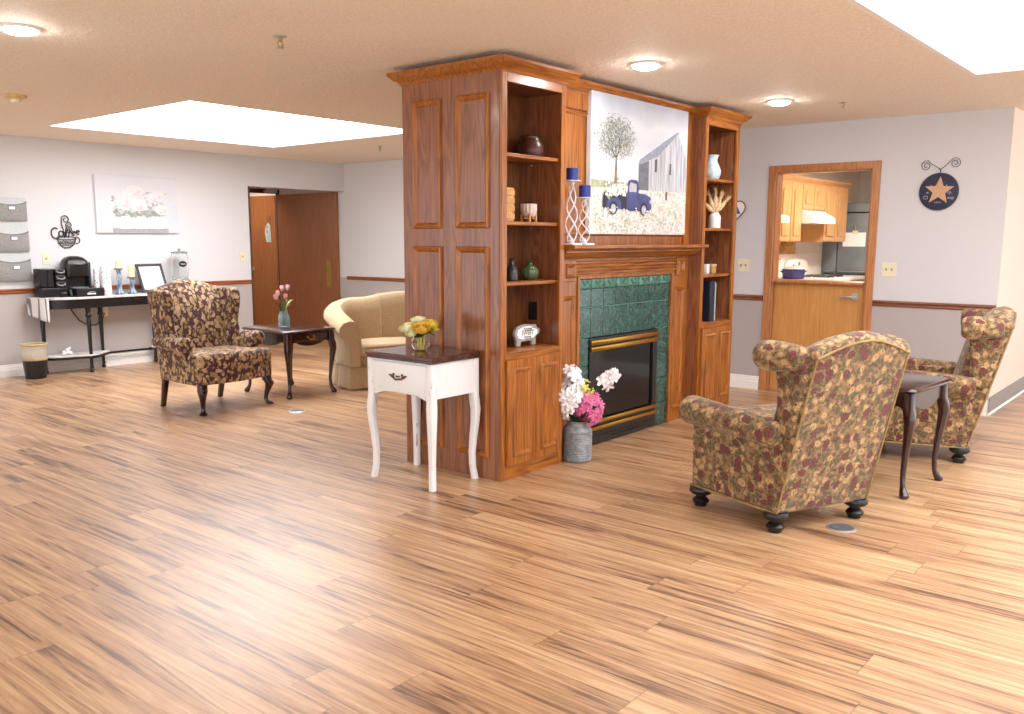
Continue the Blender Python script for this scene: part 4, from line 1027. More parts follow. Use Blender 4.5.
spray('white blossom branch arching right in front of the fireplace glass', (.20, -.02, .715), .04, 30, .038, 'whitepetal', bend=.06, elong=1.2, along=.8)
spray('small white blossom sprig low at left by the bookcase door', (-.08, -.07, .45), .03, 10, .036, 'whitepetal', along=.5)
spray('bright pink hydrangea head at the front of the milk can', (.065, -.06, .51), .088, 130, .026, 'pink', 'hydrangea', along=.3)
spray('small pink blossoms half hidden among the white sprays', (-.06, -.04, .505), .03, 14, .016, 'pink', along=.3)
spray('pink blossoms drooping low over the right side of the can', (.085, -.08, .425), .035, 26, .02, 'pink', along=.3)
spray('yellow-green bud sprig between white and pink flowers', (.02, -.05, .62), .06, 34, .024, 'yelgreen', along=.7)
b = MB()
for k in range(9):
    a = random.uniform(0, 2*PI); leafblade(b, cat(-.01, -.03, .262), cat(-.02+.05*math.cos(a), -.07+.03*math.sin(a), .275+random.uniform(0, .08)), .022)
tag(b.build('leaf_cluster', M['dkgreen'], org=tuple(cat(-.01, -.03, .262)), recalc=False), 'bright green leaves at the mouth of the milk can', 'leaves')

# ------------------------------------------------------------------ things on shelves and mantel
def solo(name, mb, m, org, label, cat_, group=None, **kw): return tag(mb.build(name, m, org=org, **kw), label, cat_, group)
x, y, z = 4.40, 3.43, 1.9175
solo('brown_pot', MB().lathe([(.052, 0), (.075, .012), (.085, .04), (.08, .075), (.062, .105), (.056, .118), (.058, .128), (.066, .132), (.06, .134), (.05, .125), (.05, .1), (.002, .03)], (x, y, z), 32), M['pot_brown'], (x, y, z), 'dark brown ceramic pot on the top shelf of the near bookcase', 'pot')
x, y, z = 4.37, 3.42, 1.5305
pl = thing('planter', 'pale ribbed planter on wooden stand, second shelf of the near bookcase', 'planter', (x, y, z))
b = MB(); rings = []
for rr, zz in ((.02, .034), (.036, .036), (.046, .05), (.05, .075), (.049, .11), (.046, .112), (.043, .108), (.043, .09), (.01, .085)):
    rings.append([(x+rr*(1+.04*math.cos(14*2*PI*k/56))*math.cos(2*PI*k/56), y+rr*(1+.04*math.cos(14*2*PI*k/56))*math.sin(2*PI*k/56), z+zz) for k in range(56)])
b.loft(rings); b.build('bowl', M['cer_white'], pl)
for k in range(4):
    a = PI/4+PI/2*k; b = MB(); b.loft([sq(x+.044*math.cos(a), y+.044*math.sin(a), z+zz, .007, .007, .5, 8) for zz in (0, .055)]); b.build('stand_leg', M['tan_wood'], pl)
b = MB(); b.box(x-.04, x+.04, y-.005, y+.005, z+.02, z+.033); b.box(x-.005, x+.005, y-.04, y+.04, z+.02, z+.033); b.build('stand_cross', M['tan_wood'], pl)
x, y, z = 4.135, 3.43, 1.5305
wb = thing('wooden_box', 'tan slatted wooden box at left end of the second shelf', 'box', (x, y, z))
b = MB(); b.rbox(x-.045, x+.045, y-.05, y+.05, z, z+.20, .004, 1); b.build('body', M['tan_wood'], wb)
b = MB()
for k in range(4): MB().rbox(x-.048, x+.048, y-.053, y+.053, z+.015+.046*k, z+.05+.046*k, .003, 1).build('slat', M['tan_wood'], wb)
x, y, z = 4.385, 3.42, 1.1785
b = MB(); rings = []
for rr, zz in ((.03, 0), (.045, .008), (.056, .035), (.052, .065), (.034, .085), (.017, .094), (.014, .104), (.02, .112), (.014, .112), (.011, .1), (.004, .095)):
    rings.append([(x+rr*(1+(.035*math.cos(10*2*PI*k/50) if rr > .025 else 0))*math.cos(2*PI*k/50), y+rr*(1+(.035*math.cos(10*2*PI*k/50) if rr > .025 else 0))*math.sin(2*PI*k/50), z+zz) for k in range(50)])
b.loft(rings); solo('bud_vase', b, M['cer_green'], (x, y, z), 'round olive-green bud vase on the third shelf of the near bookcase', 'vase')
x, y, z = 4.195, 3.41, 1.1785
solo('bottle_vase', MB().lathe([(.03, 0), (.038, .005), (.04, .05), (.034, .075), (.018, .092), (.015, .125), (.021, .134), (.017, .135), (.012, .12), (.003, .1)], (x, y, z), 28), M['cer_dark'], (x, y, z), 'dark speckled bottle vase at left of the green bud vase', 'vase')
# pig plaque
px, pz, py = 4.325, S4+.0005, 3.40
pg = thing('pig_sign', 'clear pig-shaped HOME SWEET HOME sign on the lowest open shelf', 'sign', (px, py, pz))
body = [(-.125, .075), (-.118, .105), (-.09, .128), (-.04, .138), (.02, .138), (.06, .128), (.075, .132), (.095, .128), (.098, .112), (.125, .105), (.132, .085), (.122, .068), (.10, .06), (.09, .05), (.088, .0), (.055, 0), (.05, .032), (-.03, .03), (-.06, .03), (-.066, 0), (-.1, 0), (-.105, .04)]
b = MB(); b.prism([(px+a, pz+c) for a, c in body], 'xz', py-.012, py+.012); b.build('glass_body', plain('frosted_clear_edge', (196, 192, 182), .25, trans=.4), pg, bevel=.006, bseg=3)
inner = [(-.105, .08), (-.095, .108), (-.04, .124), (.03, .124), (.055, .11), (.10, .098), (.10, .075), (.06, .05), (-.05, .045), (-.09, .055)]
b = MB(); b.prism([(px+a, pz+c) for a, c in inner], 'xz', py-.014, py-.0125); pf = b.build('paper_face', M['paper'], pg)
b = MB()
for s_, dx, dz, sz in (('home', -.0, .108, .036), ('SWEET', .0, .083, .04), ('home', .0, .058, .03)): b.text(s_, sz, lambda u, v: (px+dx+u, py-.0146, pz+dz+v), bold=.0008)
b.build('lettering', M['black_plastic'], pf, smooth=0)
b = MB(); b.sphere((px+.098, py-.0146, pz+.10), (.004, .001, .004), 8, 6); b.build('eye', M['black_plastic'], pf)
# far bookcase
x, y, z = 6.745, 3.40, 1.9055
vs = thing('curved_vase', 'pale blue and white curved vase on the top shelf of the far bookcase', 'vase', (x, y, z))
MB().lathe([(.05, 0), (.062, .006), (.076, .04), (.078, .07), (.066, .105), (.05, .14), (.046, .165), (.056, .19), (.06, .197), (.05, .195), (.04, .165), (.04, .14), (.004, .08)], (x, y, z), 32).build('body', M['cer_blue'], vs)
x, y, z = 6.80, 3.38, 1.5185
pv = solo('plume_vase', MB().lathe([(.042, 0), (.048, .004), (.049, .09), (.045, .105), (.034, .115), (.034, .128), (.03, .128), (.03, .112), (.04, .1), (.004, .05)], (x, y, z), 28), M['white'], (x, y, z), 'small white bottle vase of dried plumes in the far bookcase', 'vase')
random.seed(4)
for k, (u, top, lab) in enumerate(((-.10, .215, 'dried plume leaning far left'), (-.055, .27, 'dried plume second from left'), (.0, .31, 'tallest middle dried plume'), (.05, .27, 'dried plume right of the tallest'), (.10, .235, 'dried plume leaning far right'), (.02, .225, 'short front dried plume'))):
    t = thing('dried_plume', lab+' in the white bottle vase', 'dried grass', (x, y, z+.03), 0, 'dried plumes in the white vase')
    tip = Vector((x+UX*u, y+UY*u-.01*(k == 5), z+top)); nk = Vector((x+u*.1*UX, y+u*.1*UY, z+.128)); bs = Vector((x, y, z+.055))
    MB().tube([bs, nk, nk.lerp(tip, .4)], .002, 5).build('stem', M['plume'], t)
    b = MB(); b.tube([nk, nk.lerp(tip, .3), nk.lerp(tip, .6), tip], [.004, .020, .017, .001], 8)
    for j in range(80):
        f = random.uniform(.12, .95); p = nk.lerp(tip, f); d = (tip-nk).normalized()+Vector((random.uniform(-.5, .5), random.uniform(-.5, .5), random.uniform(0, .3))); b.tube([p, p+d*random.uniform(.028, .055)], [.0032, .0004], 4)
    b.build('plume', M['plume'], t)
z = 1.1505
solo('keepsake_box', MB().rbox(6.655, 6.705, 3.36, 3.41, z, z+.078, .004, 2), M['white'], (6.68, 3.385, z), 'small white cube box at left on the far bookcase third shelf', 'box')
tb = thing('trinket_box', 'small tan box with pale lid beside the white cube, far bookcase', 'box', (6.77, 3.38, z))
b = MB(); b.rbox(6.735, 6.805, 3.35, 3.41, z, z+.055, .004, 2); b.build('body', M['tan_wood'], tb)
b = MB(); b.rbox(6.732, 6.808, 3.347, 3.413, z+.0555, z+.078, .005, 2); b.build('lid', plain('pale_tan_lid', (206, 180, 146), .5), tb)
z = S4+.0005
bk = thing('binder', 'tall navy binder with pale spine standing in the far bookcase', 'book', (6.66, 3.43, z))
b = MB(); b.box(6.60, 6.608, 3.30, 3.55, z, z+.325); b.box(6.672, 6.68, 3.30, 3.55, z, z+.325); b.build('cover', M['navy'], bk, bevel=.002)
b = MB(); b.rbox(6.6, 6.68, 3.292, 3.2995, z, z+.325, .002, 1); b.build('spine', M['navy'], bk)
b = MB(); b.box(6.609, 6.671, 3.302, 3.545, z+.006, z+.315); b.build('pages', M['paper'], bk)
solo('folder', MB().rbox(6.684, 6.718, 3.30, 3.55, z, z+.31, .003, 1), M['ltblue'], (6.70, 3.43, z), 'pale blue folder standing against the navy binder', 'book')
# candle holders on the mantel
def wire_holder(x, y, h, label):
    z = 1.3915
    t = thing('candle_holder', label, 'candle holder', (x, y, z), 0, 'white spiral-wire candle holders on the mantel')
    MB().rbox(x-.05, x+.05, y-.05, y+.05, z, z+.012, .003, 2).build('base', M['white'], t)
    MB().lathe([(.012, 0), (.015, .003), (.055, .006), (.056, .010), (.05, .012), (.003, .012)], (x, y, z+h-.014), 28).build('plate', M['white_metal'], t)
    for sgn in (1, -1):
        for k in range(3):
            pts = []
            for i in range(41):
                f = i/40; rad = .012+.026*math.sin(PI*(f**.62))*(1 if f > .02 else .8); a = sgn*f*2.1*PI+2*PI*k/3
                pts.append((x+rad*math.cos(a), y+rad*math.sin(a), z+.012+f*(h-.027)))
            MB().tube(pts, .003, 6).build('wire', M['white_metal'], t)
    MB().lathe([(.018, 0), (.02, .015), (.013, .02), (.012, .03)], (x, y, z+.012), 16).build('collar', M['white_metal'], t)
    MB().lathe([(.012, 0), (.013, .01), (.02, .02)], (x, y, z+h-.035), 16).build('cup', M['white_metal'], t)
    return z+h
def pillar(x, y, z, r_, h, m, label, group):
    t = thing('candle', label, 'candle', (x, y, z), 0, group)
    MB().lathe([(r_-.002, 0), (r_, .002), (r_, h-.003), (r_-.003, h), (r_*.6, h-.003), (.002, h-.005)], (x, y, z), 32).build('wax', m, t)
    MB().cyl((x, y, z+h-.006), (x+.001, y, z+h+.008), .0012, n=6).build('wick', M['black_plastic'], t)
for (x, y, h, lab, cl) in ((4.665, 3.305, .405, 'taller white wire candle holder at left end of the mantel', 'blue pillar candle on the taller white wire holder'), (4.80, 3.30, .305, 'shorter white wire candle holder nearer the truck canvas', 'blue pillar candle on the shorter white wire holder')):
    zt = wire_holder(x, y, h, lab); pillar(x, y, zt-.0012, .038, .075, M['candle_blue'], cl, 'blue pillar candles on the mantel')

# ------------------------------------------------------------------ coffee table
ZT = .812; CXM = 4.99
tb = thing('console_table', 'long black console table with pale stone top along the left wall', 'table', (CXM, 9.55, 0))
def kidney(e, yb=9.715):
    pts = [(3.96-e+.03, yb)]
    for k in range(9):
        a = PI+PI/2*k/8*.98; pts.append((4.32+(.36+e)*math.cos(a), 9.64+(.25+e)*math.sin(a)))
    pts += [(4.55, 9.385-e), (4.75, 9.41-e), (CXM, 9.425-e)]
    return pts+[(2*CXM-x, y) for x, y in reversed(pts[:-1])]
b = MB(); b.loft([[(x, y, z) for x, y in kidney(e)] for z, e in ((ZT-.024, -.008), (ZT-.02, 0), (ZT-.006, 0), (ZT, -.006))]); b.build('tabletop', M['stone'], tb)
b = MB(); b.loft([[(x, y, z) for x, y in kidney(-.02, 9.70)] for z in (ZT-.115, ZT-.1, ZT-.025)]); b.loft([[(x, y, z) for x, y in kidney(-.012, 9.705)] for z in (ZT-.118, ZT-.105)]); b.build('apron', M['black_paint'], tb)
b = MB()
for k in range(3): b.rbox(4.85+.15*k-.06, 4.85+.15*k+.06, 9.432, 9.439, ZT-.085, ZT-.045, .004, 1)
b.build('apron_carving', M['black_paint'], tb)
for (x, y) in ((4.05, 9.66), (4.43, 9.43), (4.68, 9.675), (5.30, 9.675), (5.55, 9.43), (5.93, 9.66)):
    b = MB(); b.lathe([(.012, 0), (.02, .006), (.024, .02), (.018, .034), (.013, .04), (.02, .05), (.02, .06), (.015, .068), (.016, .09), (.017, .2), (.022, .5), (.025, .56), (.018, .575), (.018, .585), (.030, .60), (.030, .625), (.02, .64), (.026, .65), (.028, .7)], (x, y, 0), 16); b.build('leg', M['black_paint'], tb)
for s in (0, 1):
    f = (lambda x: x) if s == 0 else (lambda x: 2*CXM-x)
    out = [(3.99, 9.70), (4.0, 9.62), (4.08, 9.52), (4.2, 9.475), (4.33, 9.46), (4.43, 9.405), (4.52, 9.44), (4.64, 9.55), (4.74, 9.64), (4.74, 9.70)]
    b = MB(); b.prism([(f(x), y) for x, y in out], 'xy', .176, .194); sh = b.build('lower_shelf', M['stone'], tb, bevel=.003)
    b = MB(); b.prism([(f(x), y) for x, y in out], 'xy', .15, .1755); b.build('shelf_rim', M['black_paint'], sh)
b = MB(); b.box(4.70, 5.28, 9.665, 9.685, .15, .172); b.build('stretcher', M['black_paint'], tb)
# towel over the left end
b = MB(); vs = []; nu, nv = 18, 16
P0, P1 = Vector((3.92, 9.67)), Vector((4.04, 9.43)); nrm = Vector((-(P0-P1).y, (P0-P1).x)).normalized()
if nrm.dot(Vector((-1, -1))) < 0: nrm = -nrm
for j in range(nv):
    for i in range(nu):
        u = i/(nu-1); t = j/(nv-1); p = P0.lerp(P1, u)
        bow = .055*math.sin(u*PI)
        if t < .4:
            k = (.4-t)/.4; q = p+nrm*(bow*.6)-nrm*.14*k; z = ZT+.0045
        else:
            k = (t-.4)/.6; q = p+nrm*(bow*.6+.012+.012*k*math.sin(u*9)); z = ZT+.0045-.004-k*(.165+.085*u)
        vs.append((q.x, q.y, z))
b.add(vs, [(j*nu+i, j*nu+i+1, (j+1)*nu+i+1, (j+1)*nu+i) for j in range(nv-1) for i in range(nu-1)])
tw = b.build('towel', M['towel'], org=(4.0, 9.5, ZT)); md = tw.modifiers.new('solid', 'SOLIDIFY'); md.thickness = .005
tag(tw, 'white and grey striped towel draped over left end of the console table', 'towel')
ZS = ZT+.0005
# pod organiser
po = thing('pod_organizer', 'black coffee pod organizer with stacked compartments at left end of the console table', 'organizer', (4.135, 9.58, ZS))
b = MB(); b.rbox(4, 4.265, 9.50, 9.69, ZS, ZS+.10, .006, 2); b.build('drawer_base', M['black_plastic'], po)
b = MB(); b.rbox(4.175, 4.257, 9.492, 9.4995, ZS+.012, ZS+.088, .003, 1); d = b.build('drawer', M['black_plastic'], po)
b = MB(); b.tube([(4.195, 9.49, ZS+.05), (4.2, 9.475, ZS+.046), (4.235, 9.475, ZS+.046), (4.24, 9.49, ZS+.05)], .005, 6); b.build('drawer_pull', M['grey_plastic'], d)
b = MB(); b.rbox(4.005, 4.15, 9.54, 9.69, ZS+.1005, ZS+.30, .01, 2); b.build('tall_bin', M['black_plastic'], po)
b = MB(); b.rbox(4.015, 4.075, 9.53, 9.5395, ZS+.11, ZS+.29, .003, 1); b.rbox(4.081, 4.141, 9.53, 9.5395, ZS+.11, ZS+.29, .003, 1); b.build('bin_front', plain('black_panel', (36, 36, 40), .3), po)
for k in range(3):
    z = ZS+.1005+.066*k
    b = MB(); b.rbox(4.157, 4.26, 9.52, 9.69, z, z+.062, .006, 2); d = b.build('drawer', M['black_plastic'], po)
    b = MB(); b.tube([(4.17, 9.518, z+.045), (4.175, 9.505, z+.03), (4.21, 9.50, z+.022), (4.243, 9.505, z+.03), (4.248, 9.518, z+.045)], .009, 8); b.build('drawer_lip', M['grey_plastic'], d)
# coffee maker
cm = thing('coffee_maker', 'black single-serve coffee maker on the console table behind the pod drawer', 'coffee maker', (4.407, 9.61, ZS))
b = MB(); rings = []
for z, w, yf, yb in ((0, .115, 9.53, 9.70), (.01, .12, 9.525, 9.705), (.08, .12, 9.55, 9.705), (.085, .12, 9.60, 9.705), (.21, .122, 9.60, 9.705), (.215, .125, 9.535, 9.705), (.33, .13, 9.53, 9.705), (.38, .118, 9.545, 9.70), (.41, .085, 9.57, 9.69), (.425, .04, 9.60, 9.66)):
    rings.append(sq(4.407, (yf+yb)/2, ZS+z, w, (yb-yf)/2, .4, 28))
b.loft(rings); b.build('housing', M['black_plastic'], cm)
b = MB(); b.tube([(4.322, 9.56, ZS+.355), (4.352, 9.52, ZS+.35), (4.407, 9.505, ZS+.345), (4.462, 9.52, ZS+.35), (4.492, 9.56, ZS+.355)], .013, 10); b.build('handle', M['grey_plastic'], cm)
b = MB(); b.lathe([(.05, 0), (.055, .03), (.06, .07)], (4.407, 9.56, ZS+.23), 20, sy=.6); b.build('brew_head', M['black_paint'], cm)
b = MB(); b.rbox(4.322, 4.492, 9.50, 9.60, ZS+.086, ZS+.1, .004, 2); b.build('drip_tray', plain('blue_grey_tray', (96, 112, 124), .3), cm)
b = MB(); b.rbox(4.53, 4.555, 9.56, 9.69, ZS+.02, ZS+.36, .01, 2); b.build('water_tank', plain('smoky_tank', (52, 54, 58), .15), cm)
pd = thing('storage_box', 'low black pod storage box with silver pull in front of the coffee maker', 'box', (4.47, 9.45, ZS))
b = MB(); b.rbox(4.325, 4.625, 9.43, 9.515, ZS, ZS+.088, .006, 2); b.build('case', M['black_plastic'], pd)
b = MB(); b.rbox(4.333, 4.617, 9.423, 9.4295, ZS+.01, ZS+.076, .003, 1); dd = b.build('drawer', plain('drawer_front_black', (34, 34, 36), .3), pd)
b = MB(); b.tube([(4.43, 9.422, ZS+.03), (4.445, 9.408, ZS+.045), (4.475, 9.404, ZS+.05), (4.505, 9.408, ZS+.045), (4.52, 9.422, ZS+.03)], .006, 8); b.tube([(4.43, 9.414, ZS+.028), (4.52, 9.414, ZS+.028)], .005, 8); b.build('drawer_pull', M['chrome'], dd)
# speckled canisters
for (x, y, h, rr, lab) in ((4.628, 9.60, .285, .03, 'left black-speckled white canister beside the coffee maker'), (4.688, 9.545, .31, .036, 'middle tallest black-speckled white canister'), (4.755, 9.60, .28, .033, 'right black-speckled white canister, nearest the candle holders')):
    c = thing('canister', lab, 'canister', (x, y, ZS), 0, 'speckled white canisters on the console table')
    MB().lathe([(rr, 0), (rr, h-.004), (rr-.003, h), (rr-.006, h-.002), (rr-.006, .01), (.002, .01)], (x, y, ZS), 24).build('body', M['birch'], c)
    b = MB()
    for q in range(4):
        z = ZS+h*(.15+.22*q); b.lathe([(rr, 0), (rr+.0025, .003), (rr, .006)], (x, y, z), 24, cap=False)
    b.build('ring', M['birch'], c)
b = MB(); b.sphere((4.65, 9.50, ZS+.02), (.014, .012, .02), 10, 8); b.sphere((4.67, 9.498, ZS+.03), (.008, .008, .012), 8, 6)
solo('pink_ornament', b, M['palepink'], (4.65, 9.50, ZS), 'tiny pink ornament at the foot of the middle speckled canister', 'ornament')
# candle holders
for (x, h, ch, lab, cl) in ((4.865, .285, .082, 'taller blue-washed turned candle holder on the console table', 'cream pillar candle on the taller blue-washed holder'), (5.01, .185, .135, 'shorter blue-washed turned candle holder beside the black frame', 'tall cream pillar candle on the shorter blue-washed holder')):
    y = 9.57; t = thing('candle_holder', lab, 'candle holder', (x, y, ZS), 0, 'blue-washed candle holders on the console table')
    s = h
    MB().lathe([(.05, 0), (.052, .008), (.046, .02), (.036, .03), (.03, .05), (.024, .07*s/.185), (.024, .5*s), (.029, .62*s), (.026, .75*s), (.022, .85*s), (.03, s-.014), (.034, s-.012)], (x, y, ZS), 24).build('stem', M['blue_wash'], t)
    MB().lathe([(.03, s-.012), (.046, s-.01), (.05, s-.002), (.047, s), (.002, s-.002)], (x, y, ZS), 24).build('plate', M['frame_grey'], t)
    pillar(x, y, ZS+s-.001, .036, ch, M['candle_cream'], cl, 'cream candles on the console table')
# leaning picture frame
fr = thing('photo_frame', 'charcoal photo frame with blank white sheet leaning on the console table', 'picture frame', (5.29, 9.60, ZS))
def lean(u, v, o): # u along width, v up the frame, o outwards
    ca, sa = math.cos(.36), math.sin(.36); yy = v*sa-o*ca; zz = v*ca+o*sa
    cz, sz = math.cos(.12), math.sin(.12)
    return (5.29+u*cz-yy*sz, 9.575+u*sz+yy*cz, ZS+.0065+zz)
def lbox(b, u0, u1, v0, v1, o0, o1, mi=0): b.hexa([lean(u0, v0, o0), lean(u1, v0, o0), lean(u1, v0, o1), lean(u0, v0, o1), lean(u0, v1, o0), lean(u1, v1, o0), lean(u1, v1, o1), lean(u0, v1, o1)], mi)
W_, H_ = .17, .335
b = MB(); lbox(b, -W_, W_, 0, .03, 0, .018); lbox(b, -W_, W_, H_-.03, H_, 0, .018); lbox(b, -W_, -W_+.03, .03, H_-.03, 0, .018); lbox(b, W_-.03, W_, .03, H_-.03, 0, .018); b.build('frame', M['frame_grey'], fr, bevel=.003)
b = MB(); lbox(b, -W_+.03, W_-.03, .03, H_-.03, .003, .008); b.build('sheet', M['paper'], fr)
# drink dispenser
dx, dy = 5.61, 9.57
ds = thing('drink_dispenser', 'glass drink dispenser with black oval plaque behind the wingback chair', 'dispenser', (dx, dy, ZS))
MB().lathe([(.06, 0), (.075, .006), (.075, .014), (.06, .05), (.065, .10)], (dx, dy, ZS), 28).build('base', M['galv'], ds)
MB().lathe([(.07, 0), (.09, .012), (.095, .04), (.095, .30), (.086, .325), (.088, .335), (.082, .335), (.08, .325), (.089, .298), (.089, .04), (.003, .015)], (dx, dy, ZS+.105), 32).build('jar', M['glass'], ds)
MB().lathe([(.092, 0), (.094, .004), (.094, .016), (.06, .022), (.012, .026), (.01, .035), (.018, .045), (.012, .056), (.002, .058)], (dx, dy, ZS+.441), 28).build('lid', M['galv'], ds)
MB().lathe([(.003, .0), (.084, .0), (.086, .05), (.003, .05)], (dx, dy, ZS+.125), 28).build('water', M['water'], ds)
b = MB(); b.prism(ell(dx-.02, ZS+.32, .05, .035, 28), 'xz', dy-.103, dy-.097); q = b.build('plaque', M['black_plastic'], ds)
b = MB(); b.tube([(dx-.05+.006*i, dy-.104, ZS+.32+.009*math.sin(i*1.9)) for i in range(11)], .0022, 5); b.build('plaque_script', M['paper'], q)
b = MB(); b.cyl((dx, dy-.095, ZS+.14), (dx, dy-.125, ZS+.14), .012, n=12); b.cyl((dx, dy-.125, ZS+.165), (dx, dy-.125, ZS+.115), .009, n=10); b.build('spigot', M['chrome'], ds)
# ornament on the lower shelf
b = MB(); ox, oy, oz = 4.25, 9.58, .1945
for k in range(7):
    a = 2*PI*k/7; b.sphere((ox+.035*math.cos(a), oy+.03*math.sin(a), oz+.018+.012*(k % 2)), (.02, .016, .017), 10, 6)
b.sphere((ox, oy, oz+.05), (.022, .02, .022), 10, 8); b.sphere((ox+.02, oy-.01, oz+.07), (.014, .012, .014), 8, 6); b.sphere((ox-.05, oy-.02, oz+.012), (.02, .016, .011), 10, 6)
solo('flower_ornament', b, M['whitepetal'], (ox, oy, oz), 'small white ornament on lower left shelf of the console table', 'ornament')
# power cord
b = MB(); b.tube([(4.36, 9.735, .79), (4.40, 9.735, .64), (4.47, 9.735, .54), (4.56, 9.735, .48), (4.65, 9.735, .475), (4.72, 9.735, .52), (4.755, 9.735, .60)], .006, 8)
solo('power_cord', b, M['black_plastic'], (4.36, 9.735, .79), 'black power cord sagging below the console table to the wall outlet', 'cord')
def plate(name, label, cat_, f, w, h, kind):
    """cover plate on a wall; f(u,v,o)"""
    def pb(b, u0, u1, v0, v1, o0, o1): b.hexa([f(u0, v0, o0), f(u1, v0, o0), f(u1, v0, o1), f(u0, v0, o1), f(u0, v1, o0), f(u1, v1, o0), f(u1, v1, o1), f(u0, v1, o1)])
    b = MB(); pb(b, -w/2, w/2, -h/2, h/2, .0008, .006); o = tag(b.build(name, M['ivory'], org=f(0, 0, .0008), bevel=.002), label, cat_)
    gangs = max(1, round(w/.075)); 
    for g in range(gangs):
        u = (g-(gangs-1)/2)*.046
        if kind == 'switch':
            b = MB(); pb(b, u-.005, u+.005, -.010, .012, .006, .014); b.build('toggle', plain('grey_toggle', (150, 144, 122), .5), o)
        else:
            for v in (-.021, .021):
                b = MB(); pb(b, u-.014, u+.014, v-.014, v+.014, .006, .008); s_ = b.build('socket', M['ivory'], o)
                b = MB(); pb(b, u-.006, u-.004, v-.002, v+.007, .008, .0085); pb(b, u+.004, u+.006, v-.002, v+.007, .008, .0085); b.build('slot', M['outlet_black'], s_)
    return o
fL = lambda X, Z: (lambda u, v, o: (X+u, YW-o, Z+v)); fR = lambda Y, Z: (lambda u, v, o: (XR-o, Y-u, Z+v))
plate('light_switch', 'ivory switch plate on the wall above the black pod organizer', 'switch', fL(4.173, 1.21), .075, .12, 'switch')
plate('light_switch', 'ivory switch plate on the left wall just beside the corridor opening', 'switch', fL(6.585, 1.2), .075, .12, 'switch')
plate('wall_outlet', 'ivory outlet under the console table where the black cord plugs in', 'outlet', fL(4.765, .62), .075, .12, 'outlet')
plate('light_switch', 'double ivory switch plate right of the kitchen half door', 'switch', fR(2.345, 1.175), .12, .12, 'switch')
plate('light_switch', 'double ivory switch plate between far bookcase and kitchen half door', 'switch', fR(3.68, 1.185), .12, .12, 'switch')
# waste bin
wx, wy = 4.06, 9.30
wx, wy = 4.0, 9.55
wx, wy = 3.86, 9.46
wbn = thing('waste_bin', 'small black waste bin with clear liner under the console table end', 'bin', (wx, wy, 0))
MB().lathe([(.095, 0), (.1, .004), (.118, .20), (.113, .20), (.096, .01), (.003, .01)], (wx, wy, 0), 32).build('bin', M['black_plastic'], wbn)
MB().lathe([(.1185, .19), (.1195, .205), (.12, .26), (.122, .34), (.129, .352), (.124, .35), (.117, .335), (.113, .23), (.112, .19)], (wx, wy, 0), 32, cap=False).build('liner', M['bag'], wbn)
b = MB(); b.lathe([(.1185, .192), (.1215, .2), (.121, .214), (.119, .216)], (wx, wy, 0), 32, cap=False); b.lathe([(.121, .338), (.132, .35), (.126, .36), (.118, .35)], (wx, wy, 0), 32, cap=False); b.build('liner_fold', M['bagrim'], wbn)

# ------------------------------------------------------------------ left wall decor
# white vase canvas
vx0, vx1, vz0, vz1 = 4.73, 5.70, 1.488, 2.12
b = MB(); b.rbox(vx0, vx1, YW-.036, YW-.0003, vz0, vz1, .003, 1)
vw, vh = vx1-vx0, vz1-vz0; lay[0] = 0
def onv(a, c): return (vx0+a*vw, YW-.0365-lay[0]*.00002, vz0+c*vh)
def Q(poly, mi): lay[0] += 1; b.flat(poly, onv, mi)
Q([(.0, .0), (1, 0), (1, .5), (0, .4)], 1)
Q([(.18, .005), (.87, .005), (.87, .08), (.18, .08)], 2)
random.seed(12)
for i in range(170):
    a = random.gauss(.5, .2); c = .32+abs(random.gauss(0, .2))
    if .18 < a < .88 and c < .8: Q(polyblob(a, c, .018, .02, 6), 3 if i % 3 else 4)
for i in range(120):
    a = random.uniform(.22, .82); Q(polyblob(a, random.gauss(.33, .03), .016, .022, 6), 4)
for (a, c, rx, ry_) in ((.33, .53, .1, .13), (.50, .5, .11, .12), (.80, .42, .09, .1), (.47, .74, .1, .1), (.69, .62, .07, .09), (.38, .68, .07, .08), (.77, .68, .05, .07)):
    Q(polyblob(a, c, rx, ry_, 16, .12), 5); Q(polyblob(a+.01, c-.03, rx*.6, ry_*.5, 12, .3), 6 if c < .6 or a > .4 else 5); Q(polyblob(a-.02, c+.02, rx*.5, ry_*.5, 12, .3), 5)
for k in range(3):
    a = .255+.19*k; Q([(a, .075), (a+.17, .075), (a+.176, .22), (a+.165, .25), (a+.14, .265), (a+.14, .29), (a+.03, .29), (a+.03, .265), (a+.005, .25), (a-.006, .22)], 7); Q([(a+.03, .26), (a+.14, .26), (a+.14, .266), (a+.03, .266)], 2)
tag(b.build('canvas_print', [plain('print_pale_wall', (215, 217, 224), .7, var=.01, scale=3), plain('print_mist', (207, 213, 220), .7, var=.015, scale=4), plain('print_plank', (160, 163, 168), .7), plain('print_pale_leaf', (196, 204, 196), .7, var=.05), plain('print_grey_leaf', (160, 168, 162), .7, var=.1), plain('print_cream_bloom', (232, 222, 224), .7, var=.02), plain('print_pink_bloom', (228, 206, 210), .7, var=.03), plain('print_white_jar', (246, 246, 250), .7, var=.005)], org=(vx0, YW, vz0), smooth=0, recalc=False), 'pale canvas print of three white jars of flowers on the left wall', 'picture')
